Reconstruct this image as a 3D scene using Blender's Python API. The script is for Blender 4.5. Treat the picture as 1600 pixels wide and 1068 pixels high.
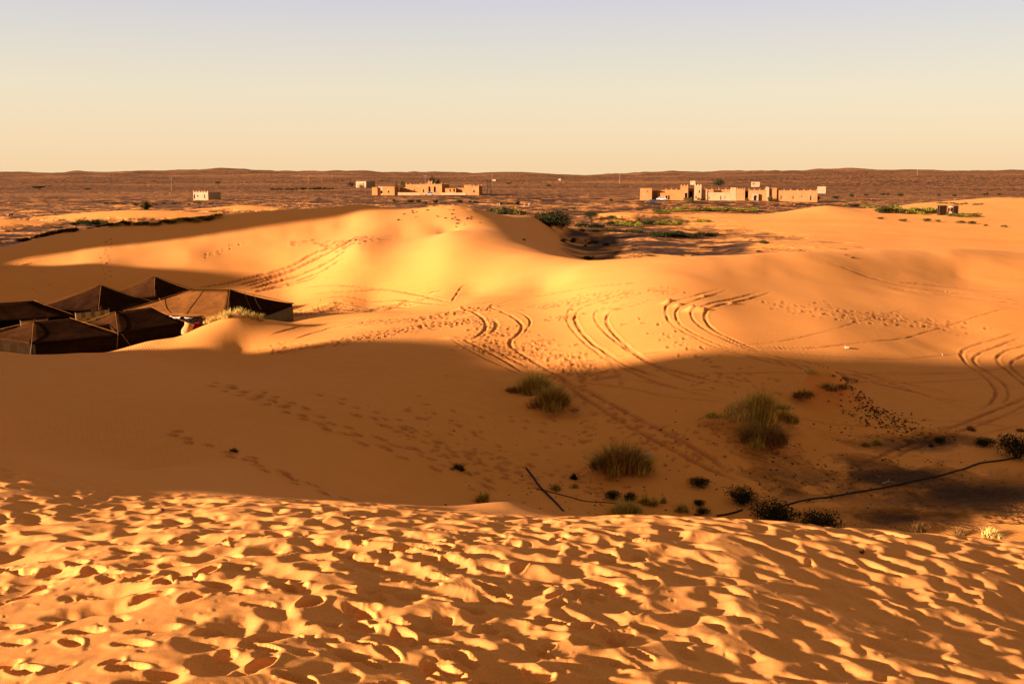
import bpy, bmesh, math, random
import numpy as np
from mathutils import Vector, Matrix

random.seed(7)
RNG = np.random.default_rng(11)
for _o in list(bpy.data.objects):
    bpy.data.objects.remove(_o)
SC = bpy.context.scene
COL = SC.collection

# ------------------------------------------------------------------ camera
CZ = 11.0
F_PX = 1556.0                       # focal length in pixels of the 1600 wide photograph
PITCH = math.atan(262.0 / F_PX)
cam_d = bpy.data.cameras.new('camera')
cam = bpy.data.objects.new('camera', cam_d)
COL.objects.link(cam)
cam.location = (0, 0, CZ)
cam.rotation_euler = (math.pi / 2 - PITCH, 0, 0)
cam_d.sensor_width = 36.0
cam_d.lens = 36.0 * F_PX / 1600.0
cam_d.clip_start = 0.1
cam_d.clip_end = 40000.0
SC.camera = cam

# ------------------------------------------------------------------ sky and sun
SUN_EL = math.radians(13.5)
SUN_AZ_VEC = Vector((-0.90, -0.43, 0)).normalized()       # horizontal direction towards the sun
to_sun = Vector((SUN_AZ_VEC.x * math.cos(SUN_EL), SUN_AZ_VEC.y * math.cos(SUN_EL), math.sin(SUN_EL)))
sun_d = bpy.data.lights.new('sun', 'SUN')
sun_d.energy = 5.0
sun_d.angle = math.radians(1.4)
sun_d.color = (1.0, 0.87, 0.88)
sun = bpy.data.objects.new('sun', sun_d)
COL.objects.link(sun)
sun.location = (-60, -15, 40)
sun.rotation_euler = to_sun.to_track_quat('Z', 'Y').to_euler()

world = bpy.data.worlds.new('World')
SC.world = world
world.use_nodes = True
wn = world.node_tree
wn.nodes.clear()
w_out = wn.nodes.new('ShaderNodeOutputWorld')
w_bg = wn.nodes.new('ShaderNodeBackground')
w_bg.inputs['Strength'].default_value = 0.10
sky = wn.nodes.new('ShaderNodeTexSky')
sky.sky_type = 'NISHITA'
sky.sun_disc = False
sky.sun_elevation = SUN_EL
sky.sun_rotation = math.atan2(to_sun.x, to_sun.y)
sky.air_density = 1.0
sky.dust_density = 2.0
sky.ozone_density = 1.0
w_tc = wn.nodes.new('ShaderNodeTexCoord')
w_sep = wn.nodes.new('ShaderNodeSeparateXYZ')
w_map = wn.nodes.new('ShaderNodeMapRange')
w_map.inputs['From Min'].default_value = 0.0
w_map.inputs['From Max'].default_value = 0.5
w_ramp = wn.nodes.new('ShaderNodeValToRGB')
SKY_GAIN = 1.0
def _sky_stops(stops):
    cr = w_ramp.color_ramp
    while len(cr.elements) > 1:
        cr.elements.remove(cr.elements[-1])
    cr.elements[0].position = stops[0][0]; cr.elements[0].color = (*stops[0][1], 1)
    for p, c in stops[1:]:
        e = cr.elements.new(p); e.color = (*c, 1)
# even dusk sky: pale straw at the horizon to a soft lilac grey overhead
_sky_stops([(0.0, (0.89, 0.63, 0.36)), (0.06, (0.87, 0.66, 0.42)), (0.16, (0.79, 0.68, 0.50)), (0.26, (0.67, 0.62, 0.57)),
            (0.36, (0.56, 0.54, 0.64)), (0.6, (0.40, 0.345, 0.31)), (1.0, (0.27, 0.23, 0.205))])
w_mix = wn.nodes.new('ShaderNodeMix')
w_mix.data_type = 'RGBA'
w_mix.inputs[0].default_value = 0.93
w_scale = wn.nodes.new('ShaderNodeVectorMath')
w_scale.operation = 'SCALE'
w_scale.inputs['Scale'].default_value = 2.85
wn.links.new(w_tc.outputs['Generated'], w_sep.inputs[0])
wn.links.new(w_sep.outputs['Z'], w_map.inputs['Value'])
wn.links.new(w_map.outputs[0], w_ramp.inputs[0])
wn.links.new(w_ramp.outputs[0], w_scale.inputs[0])
wn.links.new(sky.outputs[0], w_mix.inputs[6])
wn.links.new(w_scale.outputs[0], w_mix.inputs[7])
wn.links.new(w_mix.outputs[2], w_bg.inputs['Color'])
wn.links.new(w_bg.outputs[0], w_out.inputs['Surface'])

SC.view_settings.view_transform = 'Standard'
SC.view_settings.look = 'None'
SC.view_settings.gamma = 1.0
SC.view_settings.use_curve_mapping = False
SC.view_settings.exposure = 1.92

# ------------------------------------------------------------------ pixel <-> place
_ct, _st = math.cos(PITCH), math.sin(PITCH)
def ray(px, py):
    a = (px - 800.0) / F_PX
    b = (534.0 - py) / F_PX
    return (a, _ct + b * _st, -_st + b * _ct)
def P(px, py, Y):
    d = ray(px, py)
    k = Y / d[1]
    return (d[0] * k, Y, CZ + d[2] * k)

# ------------------------------------------------------------------ noise in numpy
def _hash(ix, iy, seed):
    h = (ix.astype(np.int64) * 374761393 + iy.astype(np.int64) * 668265263 + seed * 974634777) & 0xffffffff
    h = ((h ^ (h >> 13)) * 1274126177) & 0xffffffff
    h = h ^ (h >> 16)
    return (h & 0xffff) / 65535.0
def vnoise(x, y, seed=0):
    ix = np.floor(x); iy = np.floor(y)
    fx = x - ix; fy = y - iy
    fx = fx * fx * fx * (fx * (fx * 6 - 15) + 10); fy = fy * fy * fy * (fy * (fy * 6 - 15) + 10)
    ix = ix.astype(np.int64); iy = iy.astype(np.int64)
    a = _hash(ix, iy, seed); b = _hash(ix + 1, iy, seed)
    c = _hash(ix, iy + 1, seed); d = _hash(ix + 1, iy + 1, seed)
    return (a + (b - a) * fx) * (1 - fy) + (c + (d - c) * fx) * fy - 0.5
def fbm(x, y, seed=0, octs=4, gain=0.5):
    s = 0; a = 1.0
    for o in range(octs):
        s = s + a * vnoise(x * 2 ** o + 17.3 * o, y * 2 ** o - 9.1 * o, seed + o)
        a *= gain
    return s
def sstep(a, b, x):
    t = np.clip((x - a) / (b - a), 0, 1)
    return t * t * (3 - 2 * t)

# ------------------------------------------------------------------ terrain control points
CP = []
def c_px(*pts):
    for p in pts:
        CP.append(P(*p))
def c_line(step, *pts):             # a crest drawn through picture points with their distances, filled in evenly
    for a, b in zip(pts[:-1], pts[1:]):
        n = max(1, int(round(abs(b[0] - a[0]) / step)))
        for k in range(n):
            t = k / n
            c_px(tuple(a[i] + (b[i] - a[i]) * t for i in range(3)))
    c_px(pts[-1])
def c_w(*pts):
    CP.extend(pts)
# foreground slope under the camera
for px in (-200, 200, 600, 1000, 1400, 1800):
    c_px((px, 1068, 6.5 + max(px - 400, 0) * 0.0018 + max(300 - px, 0) * 0.0010))
c_w((0, 3, 7.95), (0, 0, 8.4), (4, 0, 8.0), (-4, 0, 8.5), (0, -8, 9.0), (-14, -4, 8.4), (14, -4, 7.0), (0, -25, 9.5),
    (-30, -20, 7), (-30, 5, 5), (-45, -10, 4), (25, -20, 7), (20, 3, 5.6), (-12, 8, 7.3))
c_w((0, 12, 6.42), (-4.5, 12, 6.46), (4.5, 12, 5.82), (8, 12, 5.15), (-8, 12, 6.3))
# crest of the foreground dune
c_line(70, (-200, 688, 24), (0, 712, 22), (100, 735, 21.5), (250, 765, 20.2), (400, 775, 19.6), (500, 781, 19), (650, 789, 18.5),
     (800, 798, 18), (1000, 815, 17.9), (1200, 828, 18), (1400, 842, 18.1), (1600, 856, 18.3), (1800, 872, 18.5))
def col(px, *yz):                   # (Y, z) pairs on one line of sight column
    for Y, z in yz:
        CP.append(((px - 800) / F_PX * Y * 1.01, Y, z))
col(-100, (29, 3.9))
col(250, (25, 3.5)); col(500, (24, 2.8)); col(800, (20, 4.2), (24, 1.7)); col(1000, (20.3, 3.1), (24, 1.0)); col(1200, (20.4, 2.8), (23.8, .8))
col(1400, (20.5, 2.5), (24, .7)); col(1600, (20.7, 2.3), (24, .7)); col(1800, (20.9, 2.2), (24, .7))
# valley and the near face of the middle dune
c_px((0, 690, 27.5), (0, 650, 31.5), (0, 600, 39), (0, 556, 51), (-150, 650, 31.5), (-150, 600, 39), (-150, 556, 51))
c_px((250, 735, 25.5), (250, 690, 30), (250, 620, 38), (250, 570, 49))
c_px((500, 770, 26.5), (500, 740, 29), (500, 690, 33), (500, 640, 38), (500, 590, 45.5), (500, 545, 56), (500, 510, 67))
c_px((700, 780, 31.5), (700, 740, 34), (700, 690, 37.5), (700, 640, 41.8), (700, 590, 47.5), (700, 540, 55.5), (700, 500, 64.5))
c_px((900, 800, 32), (900, 750, 35.7), (900, 690, 40.2), (900, 620, 46.5), (900, 560, 52), (900, 510, 59.5), (900, 470, 66.5), (900, 430, 75))
c_px((1100, 808, 32), (1100, 750, 35.5), (1100, 680, 39), (1100, 620, 43.5), (1100, 560, 49), (1100, 510, 55.5))
c_px((1300, 822, 31), (1300, 770, 35), (1300, 700, 40), (1300, 630, 45.5), (1300, 570, 51), (1300, 530, 55.5), (1300, 500, 60))
c_px((1500, 838, 30), (1500, 780, 34), (1500, 710, 39.5), (1500, 640, 46), (1500, 570, 55), (1500, 515, 64))
c_px((1720, 838, 29), (1720, 780, 34), (1720, 710, 40), (1720, 640, 47), (1720, 570, 57), (1720, 515, 67))
# crest in front of the tents, and the lit strip
c_px((-150, 548, 57), (0, 549, 57), (120, 551, 57), (250, 552, 57), (380, 545, 60))
c_line(25, (180, 548, 60.5), (230, 533, 61.8), (280, 524, 63), (320, 506, 64.5), (362, 489, 66.5), (405, 497, 69), (450, 504, 72), (475, 499, 74))
c_line(40, (500, 494, 75.5), (640, 484, 73), (740, 466, 73.5), (850, 449, 76))
for px, Y in ((-150, 61), (0, 61), (100, 61.5), (-150, 66), (0, 66), (100, 66), (190, 66.5), (270, 68), (350, 71.5), (420, 75)):
    col(px, (Y, -0.5))
for px, Y in ((-150, 76), (0, 76), (150, 76), (300, 78), (400, 80), (460, 79)):
    col(px, (Y, -0.4))
c_px((500, 486, 82), (640, 479, 81), (740, 458, 81), (580, 474, 86))
# back dune: foot, face and crest
c_px((0, 465, 86), (0, 430, 93), (150, 460, 88), (150, 420, 96), (300, 455, 92), (300, 430, 98), (300, 400, 104))
c_line(40, (0, 418, 97), (150, 385, 106), (300, 370, 112), (450, 366, 114.5), (540, 350, 119))
c_px((-150, 465, 86), (-150, 430, 93))
c_px((450, 462, 93), (450, 430, 100), (450, 400, 106), (560, 450, 90), (560, 420, 95), (560, 385, 101.5))
c_px((700, 400, 92.5),)
c_line(35, (-150, 408, 98), (0, 391, 104), (100, 367, 110), (200, 351, 116), (300, 341, 121), (400, 331, 125), (480, 326, 128), (560, 317, 132), (610, 324, 131))
c_line(50, (630, 366, 112), (700, 362, 107), (740, 370, 100), (800, 394, 93), (880, 405, 88), (950, 408, 86), (1000, 404, 81), (1100, 400, 78.5), (1180, 400, 79),
     (1250, 396, 83), (1330, 394, 88), (1430, 397, 92.5), (1600, 404, 98), (1750, 406, 102))
c_line(50, (1100, 430, 70), (1300, 430, 77), (1500, 430, 88.5), (1720, 430, 92))
c_line(60, (1100, 470, 61.5), (1300, 470, 67), (1500, 470, 74), (1720, 470, 77))
c_px((650, 350, 117), (650, 326, 136), (720, 324, 144), (700, 348, 117), (760, 333, 146), (820, 350, 135), (840, 338, 160))
# behind the back dune and the ridge, seen over them
for px, y_ in [(-150 + 45 * k, 112 + 3.6 * k) for k in range(11)]:
    col(px, (y_, 0.8), (y_ + 20, 0.1))
for px in (-150, 50, 250):
    col(px, (190, 0.0))
col(400, (142, 1.2), (160, 0.1)); col(500, (146, 1.6), (168, 0.2)); col(600, (150, 3.0), (172, 0.5)); col(700, (158, 3.2), (185, 0.3))
col(800, (180, 1.0)); col(700, (112, 4.4))
c_px((880, 392, 126), (880, 372, 155), (1000, 395, 124), (1000, 372, 155), (1100, 390, 130), (1100, 372, 160), (900, 352, 198), (1020, 352, 198))
col(1100, (96, 1.5)); col(1250, (103, 2.2)); col(1400, (107, 2.6)); col(1600, (110, 2.3)); col(950, (98, 1.6)); col(1750, (112, 2.3))
# small pale dune in front of the big bush, dune crest at right
c_px((1180, 392, 120), (1180, 372, 150), (1180, 348, 195), (1120, 336, 235), (1280, 388, 122), (1280, 360, 165), (1280, 337, 210), (1290, 321, 245), (1340, 326, 240),
     (1450, 390, 120), (1450, 365, 158), (1450, 345, 195), (1450, 333, 225), (1600, 395, 116), (1600, 372, 148), (1600, 347, 190), (1600, 328, 230), (1750, 340, 200))
c_px((1430, 318, 275), (1560, 309, 300), (1700, 306, 310))
col(1180, (270, .2)); col(1290, (285, .2)); col(1400, (330, .3)); col(1600, (350, .6)); col(1040, (255, .1))
for px in (-300, -100, 100, 300, 500, 700, 900):
    col(px, (300, 0.0))
for px in (-300, 0, 300, 600, 900, 1200, 1500, 1800):
    col(px, (430, 0.0 if px != 1500 else .2))
# far plain and the hills of the skyline
SKYL = [(-400, 272), (0, 274), (60, 273), (110, 271), (190, 272.5), (240, 268.5), (320, 266), (360, 267.5), (420, 270), (520, 270), (620, 272), (720, 273), (800, 273), (870, 274),
        (980, 274), (1060, 272), (1100, 271), (1160, 267.5), (1200, 267), (1260, 269), (1300, 266.5), (1400, 266), (1450, 268), (1530, 267), (1600, 269), (1700, 267), (2000, 269)]
for px in (-400, -50, 300, 650, 1000, 1350, 1700, 2000):
    hr = 1 if px > 1050 else 0
    CP.append(P(px, 297, 640)); CP.append(P(px, 288 if not hr else 286, 1050))
    CP.append(P(px, 281 if not hr else 277, 1900))
    CP.append(P(px, 277 if not hr else 272, 3000))
for px, py in SKYL:
    CP.append(P(px, py, 4200)); 
for px in (-400, 200, 800, 1400, 2000):
    CP.append(P(px, 276, 6000)); CP.append(P(px, 275, 9000))
# around and behind the camera, outside the picture
c_w((-75, 20, 2), (-75, 60, 2), (-90, 100, 2), (-140, 40, 1), (-200, 150, 0.5), (-130, -60, 2), (-60, -60, 6), (0, -90, 3), (80, -60, 2), (60, 10, 2), (90, 60, 1.5),
    (150, 0, 0.5), (200, 120, 1), (0, -300, 0), (-300, 0, 0), (300, -100, 0), (-400, 400, 0), (500, 300, 0.5), (-3000, 0, 8), (3000, 0, 8), (0, -3000, 8), (-2500, -2500, 8), (2500, -2500, 8))
CP = np.array(CP)

def qmap(x, y):
    r = np.hypot(x, y) + 1e-6
    k = np.log1p(r / 7.0) / r
    return x * k, y * k
def _tps(d2):
    return 0.5 * d2 * np.log(d2 + 1e-12)
_qx, _qy = qmap(CP[:, 0], CP[:, 1])
_n = len(CP)
_K = _tps((_qx[:, None] - _qx[None]) ** 2 + (_qy[:, None] - _qy[None]) ** 2) + np.eye(_n) * 2e-5
_Pm = np.stack([np.ones(_n), _qx, _qy], 1)
_A = np.block([[_K, _Pm], [_Pm.T, np.zeros((3, 3))]])
_r = np.hypot(CP[:, 0], CP[:, 1])
_w = np.linalg.solve(_A, np.concatenate([CP[:, 2], np.zeros(3)]))
def rbf(x, y):
    x = np.asarray(x, dtype=np.float64); y = np.asarray(y, dtype=np.float64)
    sh = x.shape; x = x.ravel(); y = y.ravel()
    qx, qy = qmap(x, y)
    out = _w[-3] + _w[-2] * qx + _w[-1] * qy
    for i0 in range(0, len(x), 20000):
        s = slice(i0, i0 + 20000)
        d2 = (qx[s, None] - _qx[None]) ** 2 + (qy[s, None] - _qy[None]) ** 2 + 1e-12
        out[s] += (0.5 * d2 * np.log(d2)) @ _w[:_n]
    return out.reshape(sh)
def _cubic(nf, step):
    """weights that spread every step-th sample back over nf samples"""
    nc = (nf - 1) // step + 3
    t = np.arange(nf) / step
    i = np.floor(t).astype(int); f = t - i
    idx = np.stack([np.clip(i - 1, 0, nc - 1), i, np.clip(i + 1, 0, nc - 1), np.clip(i + 2, 0, nc - 1)], 1)
    w = np.stack([-.5 * f + f ** 2 - .5 * f ** 3, 1 - 2.5 * f ** 2 + 1.5 * f ** 3, .5 * f + 2 * f ** 2 - 1.5 * f ** 3, -.5 * f ** 2 + .5 * f ** 3], 1)
    return nc, idx, w

# unseen dunes added left of the picture to cast shade into it: (centre x, y, along, across, height, angle)
def bump(x, y, cx, cy, la, lb, h, ang, p=1.0):
    ca, sa = math.cos(ang), math.sin(ang)
    u = ((x - cx) * ca + (y - cy) * sa) / la
    v = (-(x - cx) * sa + (y - cy) * ca) / lb
    d = np.sqrt(u * u + v * v)
    t = np.clip(1 - d, 0, 1)
    return h * t * t * (3 - 2 * t)
SHADE_DUNES = [(-62.3, 5.5, 20.6, 42, 31.5, math.radians(115.5)),
             (-47.0, 33.6, 26, 20, 10.4, math.radians(115.5)),
             (-81, 73, 24, 28, 13.3, math.radians(115.5)),
             (-95, 93.5, 17, 36, 29, math.radians(115.5))]
# low dunes of the middle distance (px, py, Y, half width, half depth, height)
LOW_DUNES = [(-92, 250, 38, 18, 2.2, .05), (-112, 212, 26, 16, 1.9, -.1), (-82, 305, 24, 14, 1.6, 0), (24, 228, 22, 13, 2.0, .1), (5, 172, 9, 8, 1.3, .2), (58, 330, 30, 16, 1.6, 0), (-30, 330, 26, 14, 1.2, 0)]
def base_h(x, y, zr=None):
    z = rbf(x, y) if zr is None else zr
    for d in SHADE_DUNES:
        z = z + bump(x, y, *d)
    for d in LOW_DUNES:
        z = z + bump(x, y, *d)
    r = np.hypot(x, y)
    z = z + fbm(x / 9.0, y / 9.0, 5, 3) * 0.18 * sstep(20, 50, r) * (1 - sstep(500, 900, r))
    # broken relief of the stony plain and hills
    far = sstep(380, 1400, r)
    z = z + far * (fbm(x / 300.0, y / 170.0, 21, 5, .55) * 7.0)
    z = z + sstep(2200, 4200, r) * fbm(x / 300.0, y / 400.0, 31, 4) * 20.0
    return z
def hz(x, y):
    return float(base_h(np.array([float(x)]), np.array([float(y)]))[0])
def ground_at(px, py, y0=5.0, y1=6000.0, skip=0):
    """first point of the bare ground on the line of sight of a pixel"""
    d = ray(px, py)
    Ys = np.exp(np.linspace(math.log(y0), math.log(y1), 1500))
    k = Ys / d[1]
    X = d[0] * k; Z = CZ + d[2] * k
    h = base_h(X, Ys)
    below = Z < h
    i = int(np.argmax(below))
    if not below[i]:
        i = len(Ys) - 1
    if i > 0:
        a = (Z - h)[i - 1]; b = (Z - h)[i]
        t = a / (a - b + 1e-9)
        Y = Ys[i - 1] + (Ys[i] - Ys[i - 1]) * min(max(t, 0), 1)
    else:
        Y = Ys[i]
    k = Y / d[1]
    return Vector((d[0] * k, Y, CZ + d[2] * k))

# ------------------------------------------------------------------ material helpers
def new_mat(name, rough=0.9, spec=0.2):
    m = bpy.data.materials.new(name)
    m.use_nodes = True
    b = m.node_tree.nodes['Principled BSDF']
    b.inputs['Roughness'].default_value = rough
    b.inputs['Specular IOR Level'].default_value = spec
    return m, m.node_tree, b
def N(nt, kind, **kw):
    n = nt.nodes.new('ShaderNode' + kind)
    for k, v in kw.items():
        setattr(n, k, v)
    return n
def mixc(nt, fac, a, b, mode='MIX'):
    n = nt.nodes.new('ShaderNodeMix'); n.data_type = 'RGBA'; n.blend_type = mode
    for sock, v in ((0, fac), (6, a), (7, b)):
        if hasattr(v, 'links') or hasattr(v, 'is_linked'):
            nt.links.new(v, n.inputs[sock])
        else:
            n.inputs[sock].default_value = v if sock == 0 else (*v, 1)
    return n.outputs[2]
def mathn(nt, op, a, b=None, c=None, clamp=False):
    n = nt.nodes.new('ShaderNodeMath'); n.operation = op; n.use_clamp = clamp
    for i, v in enumerate((a, b, c)):
        if v is None: continue
        if hasattr(v, 'is_linked'): nt.links.new(v, n.inputs[i])
        else: n.inputs[i].default_value = v
    return n.outputs[0]
def mapr(nt, v, a, b, c=0.0, d=1.0):
    n = nt.nodes.new('ShaderNodeMapRange')
    nt.links.new(v, n.inputs['Value'])
    for k, q in (('From Min', a), ('From Max', b), ('To Min', c), ('To Max', d)):
        n.inputs[k].default_value = q
    return n.outputs[0]
def noise(nt, vec, scale, detail=4, rough=0.55, dist=0.0):
    n = nt.nodes.new('ShaderNodeTexNoise')
    n.inputs['Scale'].default_value = scale; n.inputs['Detail'].default_value = detail
    n.inputs['Roughness'].default_value = rough; n.inputs['Distortion'].default_value = dist
    if vec is not None: nt.links.new(vec, n.inputs['Vector'])
    return n.outputs['Fac']

# ------------------------------------------------------------------ ground sheet
def make_ground():
    # azimuths (0 = along +Y), dense in view, coarse elsewhere
    dense = np.linspace(-math.radians(30.5), math.radians(30.5), NA)
    rest = np.linspace(math.radians(30.5), math.radians(329.5), 150)[1:-1]
    # ease into the coarse part
    az = np.concatenate([dense, rest])
    rows = np.concatenate([np.linspace(0.6, 5.5, 14)[:-1],
                           np.exp(np.linspace(math.log(5.5), math.log(130.0), NR)),
                           np.exp(np.linspace(math.log(130.0), math.log(700.0), 130))[1:],
                           np.exp(np.linspace(math.log(700.0), math.log(9000.0), 110))[1:]])
    A, R = np.meshgrid(az, rows)
    X = R * np.sin(A); Y = R * np.cos(A)
    ZR = np.empty_like(X)
    # smooth control surface: solved on a coarse lattice and spread back bicubically
    nd = len(dense); st_a, st_r = 8, 4
    nc, ia, wa = _cubic(nd, st_a)
    azc = dense[0] + np.arange(nc) * st_a * (dense[1] - dense[0])
    nrc, ir, wr = _cubic(len(rows), st_r)
    rr = np.interp(np.arange(nrc) * st_r, np.arange(len(rows)), rows)
    extra = np.arange(nrc) * st_r - (len(rows) - 1)
    rr = np.where(extra > 0, rows[-1] * (rows[-1] / rows[-2]) ** extra, rr)
    Ac, Rc = np.meshgrid(azc, rr)
    Zc = rbf(Rc * np.sin(Ac), Rc * np.cos(Ac))
    T = sum(Zc[:, ia[:, k]] * wa[None, :, k] for k in range(4))
    ZR[:, :nd] = sum(T[ir[:, k]] * wr[:, k, None] for k in range(4))
    ZR[:, nd:] = rbf(X[:, nd:], Y[:, nd:])
    Z = base_h(X, Y, ZR)
    return az, rows, X, Y, Z, nd

NA, NR = 1010, 880
az, rows, X, Y, Z, NAZ = make_ground()
R2 = np.hypot(X, Y)
DAZ = az[1] - az[0]
lnrow = np.log(rows)

def block(cx, cy, rad):
    """slices of the grid round a point, in the dense sector"""
    r = math.hypot(cx, cy); a = math.atan2(cx, cy)
    i0 = np.searchsorted(rows, r - rad); i1 = np.searchsorted(rows, r + rad)
    da = rad / max(r, 0.5)
    j0 = int((a - da - az[0]) / DAZ); j1 = int((a + da - az[0]) / DAZ) + 2
    j0 = max(j0, 0); j1 = min(j1, NAZ)
    if j1 - j0 < 1 or i1 - i0 < 1:
        return None
    return slice(i0, i1), slice(j0, j1)

def stamp(cx, cy, L, W, ang, depth, rim=0.3, steep=2.0, mark=False):
    """one trodden hollow: a bowl L x W with a soft raised rim"""
    b = block(cx, cy, max(L, W) * 1.7)
    if b is None: return
    x = X[b] - cx; y = Y[b] - cy
    ca, sa = math.cos(ang), math.sin(ang)
    u = (x * ca + y * sa) / L; v = (-x * sa + y * ca) / W
    rho = np.sqrt(u * u + v * v) + 1e-9
    th = np.arctan2(v, u)
    ph = cx * 7.1 + cy * 3.3
    rho = rho * (1 + 0.13 * np.sin(2 * th + ph) + 0.08 * np.sin(3 * th + ph * 1.7))
    z = Z[b]
    if rim:
        z += rim * depth * np.exp(-((rho - 1.12) / 0.26) ** 2)
    prof = np.where(rho < 1, -depth * (1 - np.clip(rho, 0, 1) ** steep), 0)
    z += prof
    Z[b] = z
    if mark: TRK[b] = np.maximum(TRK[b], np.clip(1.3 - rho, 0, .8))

def carve(cx, cy, L, W, ang, depth, power=1.8):
    """hollow whose wall is cut against its neighbours, leaving sharp ridges between"""
    b = block(cx, cy, max(L, W) * 1.6)
    if b is None: return
    x = X[b] - cx; y = Y[b] - cy
    ca, sa = math.cos(ang), math.sin(ang)
    u = (x * ca + y * sa) / L; v = (-x * sa + y * ca) / W
    th = np.arctan2(v, u); ph = cx * 5.3 + cy * 2.7
    rho = np.sqrt(u * u + v * v) * (1 + 0.15 * np.sin(2 * th + ph) + 0.09 * np.sin(3 * th + ph * 1.9) + 0.04 * np.sin(5 * th + ph))
    c = ZB[b]
    floor = c - depth + depth * 1.25 * rho ** power
    z = Z[b]
    k = 0.03
    d = z - floor
    # smooth minimum keeps the lip slightly rounded
    h = np.clip(0.5 + 0.5 * d / k, 0, 1)
    Z[b] = z * (1 - h) + floor * h - k * h * (1 - h)

def polyline_world(pts, y0=5.0, n=8):
    """smooth curve on the ground through picture points"""
    W = [ground_at(px, py, y0) for px, py in pts]
    out = []
    for i in range(len(W) - 1):
        p0 = W[max(i - 1, 0)]; p1 = W[i]; p2 = W[i + 1]; p3 = W[min(i + 2, len(W) - 1)]
        for k in range(n):
            t = k / n
            out.append(0.5 * ((2 * p1) + (p2 - p0) * t + (2 * p0 - 5 * p1 + 4 * p2 - p3) * t * t + (3 * p1 - p0 - 3 * p2 + p3) * t ** 3))
    out.append(W[-1])
    return out

def rut(pts, width=0.16, depth=0.07, berm=0.42, y0=20.0, n=8, rough=0.15, fade=True):
    """one wheel rut pressed along a picture polyline"""
    depth = depth * 0.43; width = width * 0.62; rough = rough * 0.35
    W = polyline_world(pts, y0, n)
    sc_ = min(2.2, max(1.0, (sum(p.y for p in W) / len(W)) / 55.0))
    width *= sc_; depth *= sc_
    L = 0.0
    tot = sum((W[i + 1] - W[i]).length for i in range(len(W) - 1))
    reach = width * 2.6
    for i in range(len(W) - 1):
        a = W[i]; b2 = W[i + 1]
        seg = (b2 - a).length
        if seg < 1e-4: continue
        steps = max(1, int(seg / 0.8))
        for s_ in range(steps):
            t0 = s_ / steps; t1 = (s_ + 1) / steps
            ax, ay = a.x + (b2.x - a.x) * t0, a.y + (b2.y - a.y) * t0
            bx, by = a.x + (b2.x - a.x) * t1, a.y + (b2.y - a.y) * t1
            mx, my = (ax + bx) / 2, (ay + by) / 2
            hl = math.hypot(bx - ax, by - ay) / 2
            bl = block(mx, my, hl + reach)
            if bl is None: continue
            dx, dy = (bx - ax), (by - ay); l = math.hypot(dx, dy) + 1e-9
            dx /= l; dy /= l
            x = X[bl] - ax; y = Y[bl] - ay
            u = x * dx + y * dy; v = -x * dy + y * dx
            inside = (u >= 0) & (u < l)
            q = (L + t0 * seg) / max(tot, 1e-6)
            f = min(1, q * 8, (1 - q) * 8) if fade else 1.0
            f = max(f, 0.0)
            v = v + fbm(X[bl] * 1.3, Y[bl] * 1.3, 77, 2) * rough
            av = np.abs(v) / width
            g = -depth * np.exp(-(av / 0.8) ** 4) + depth * berm * np.exp(-((av - 1.45) / 0.42) ** 2)
            g = g * (1 + 1.0 * vnoise(X[bl] * 1.1, Y[bl] * 1.1, 78) + .7 * vnoise(X[bl] * 4.0, Y[bl] * 4.0, 79)) * f
            D[bl] = np.where(inside & (np.abs(g) > np.abs(D[bl])), g, D[bl])
        L += seg

D = np.zeros_like(Z)
TRK = np.zeros_like(Z)
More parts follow.
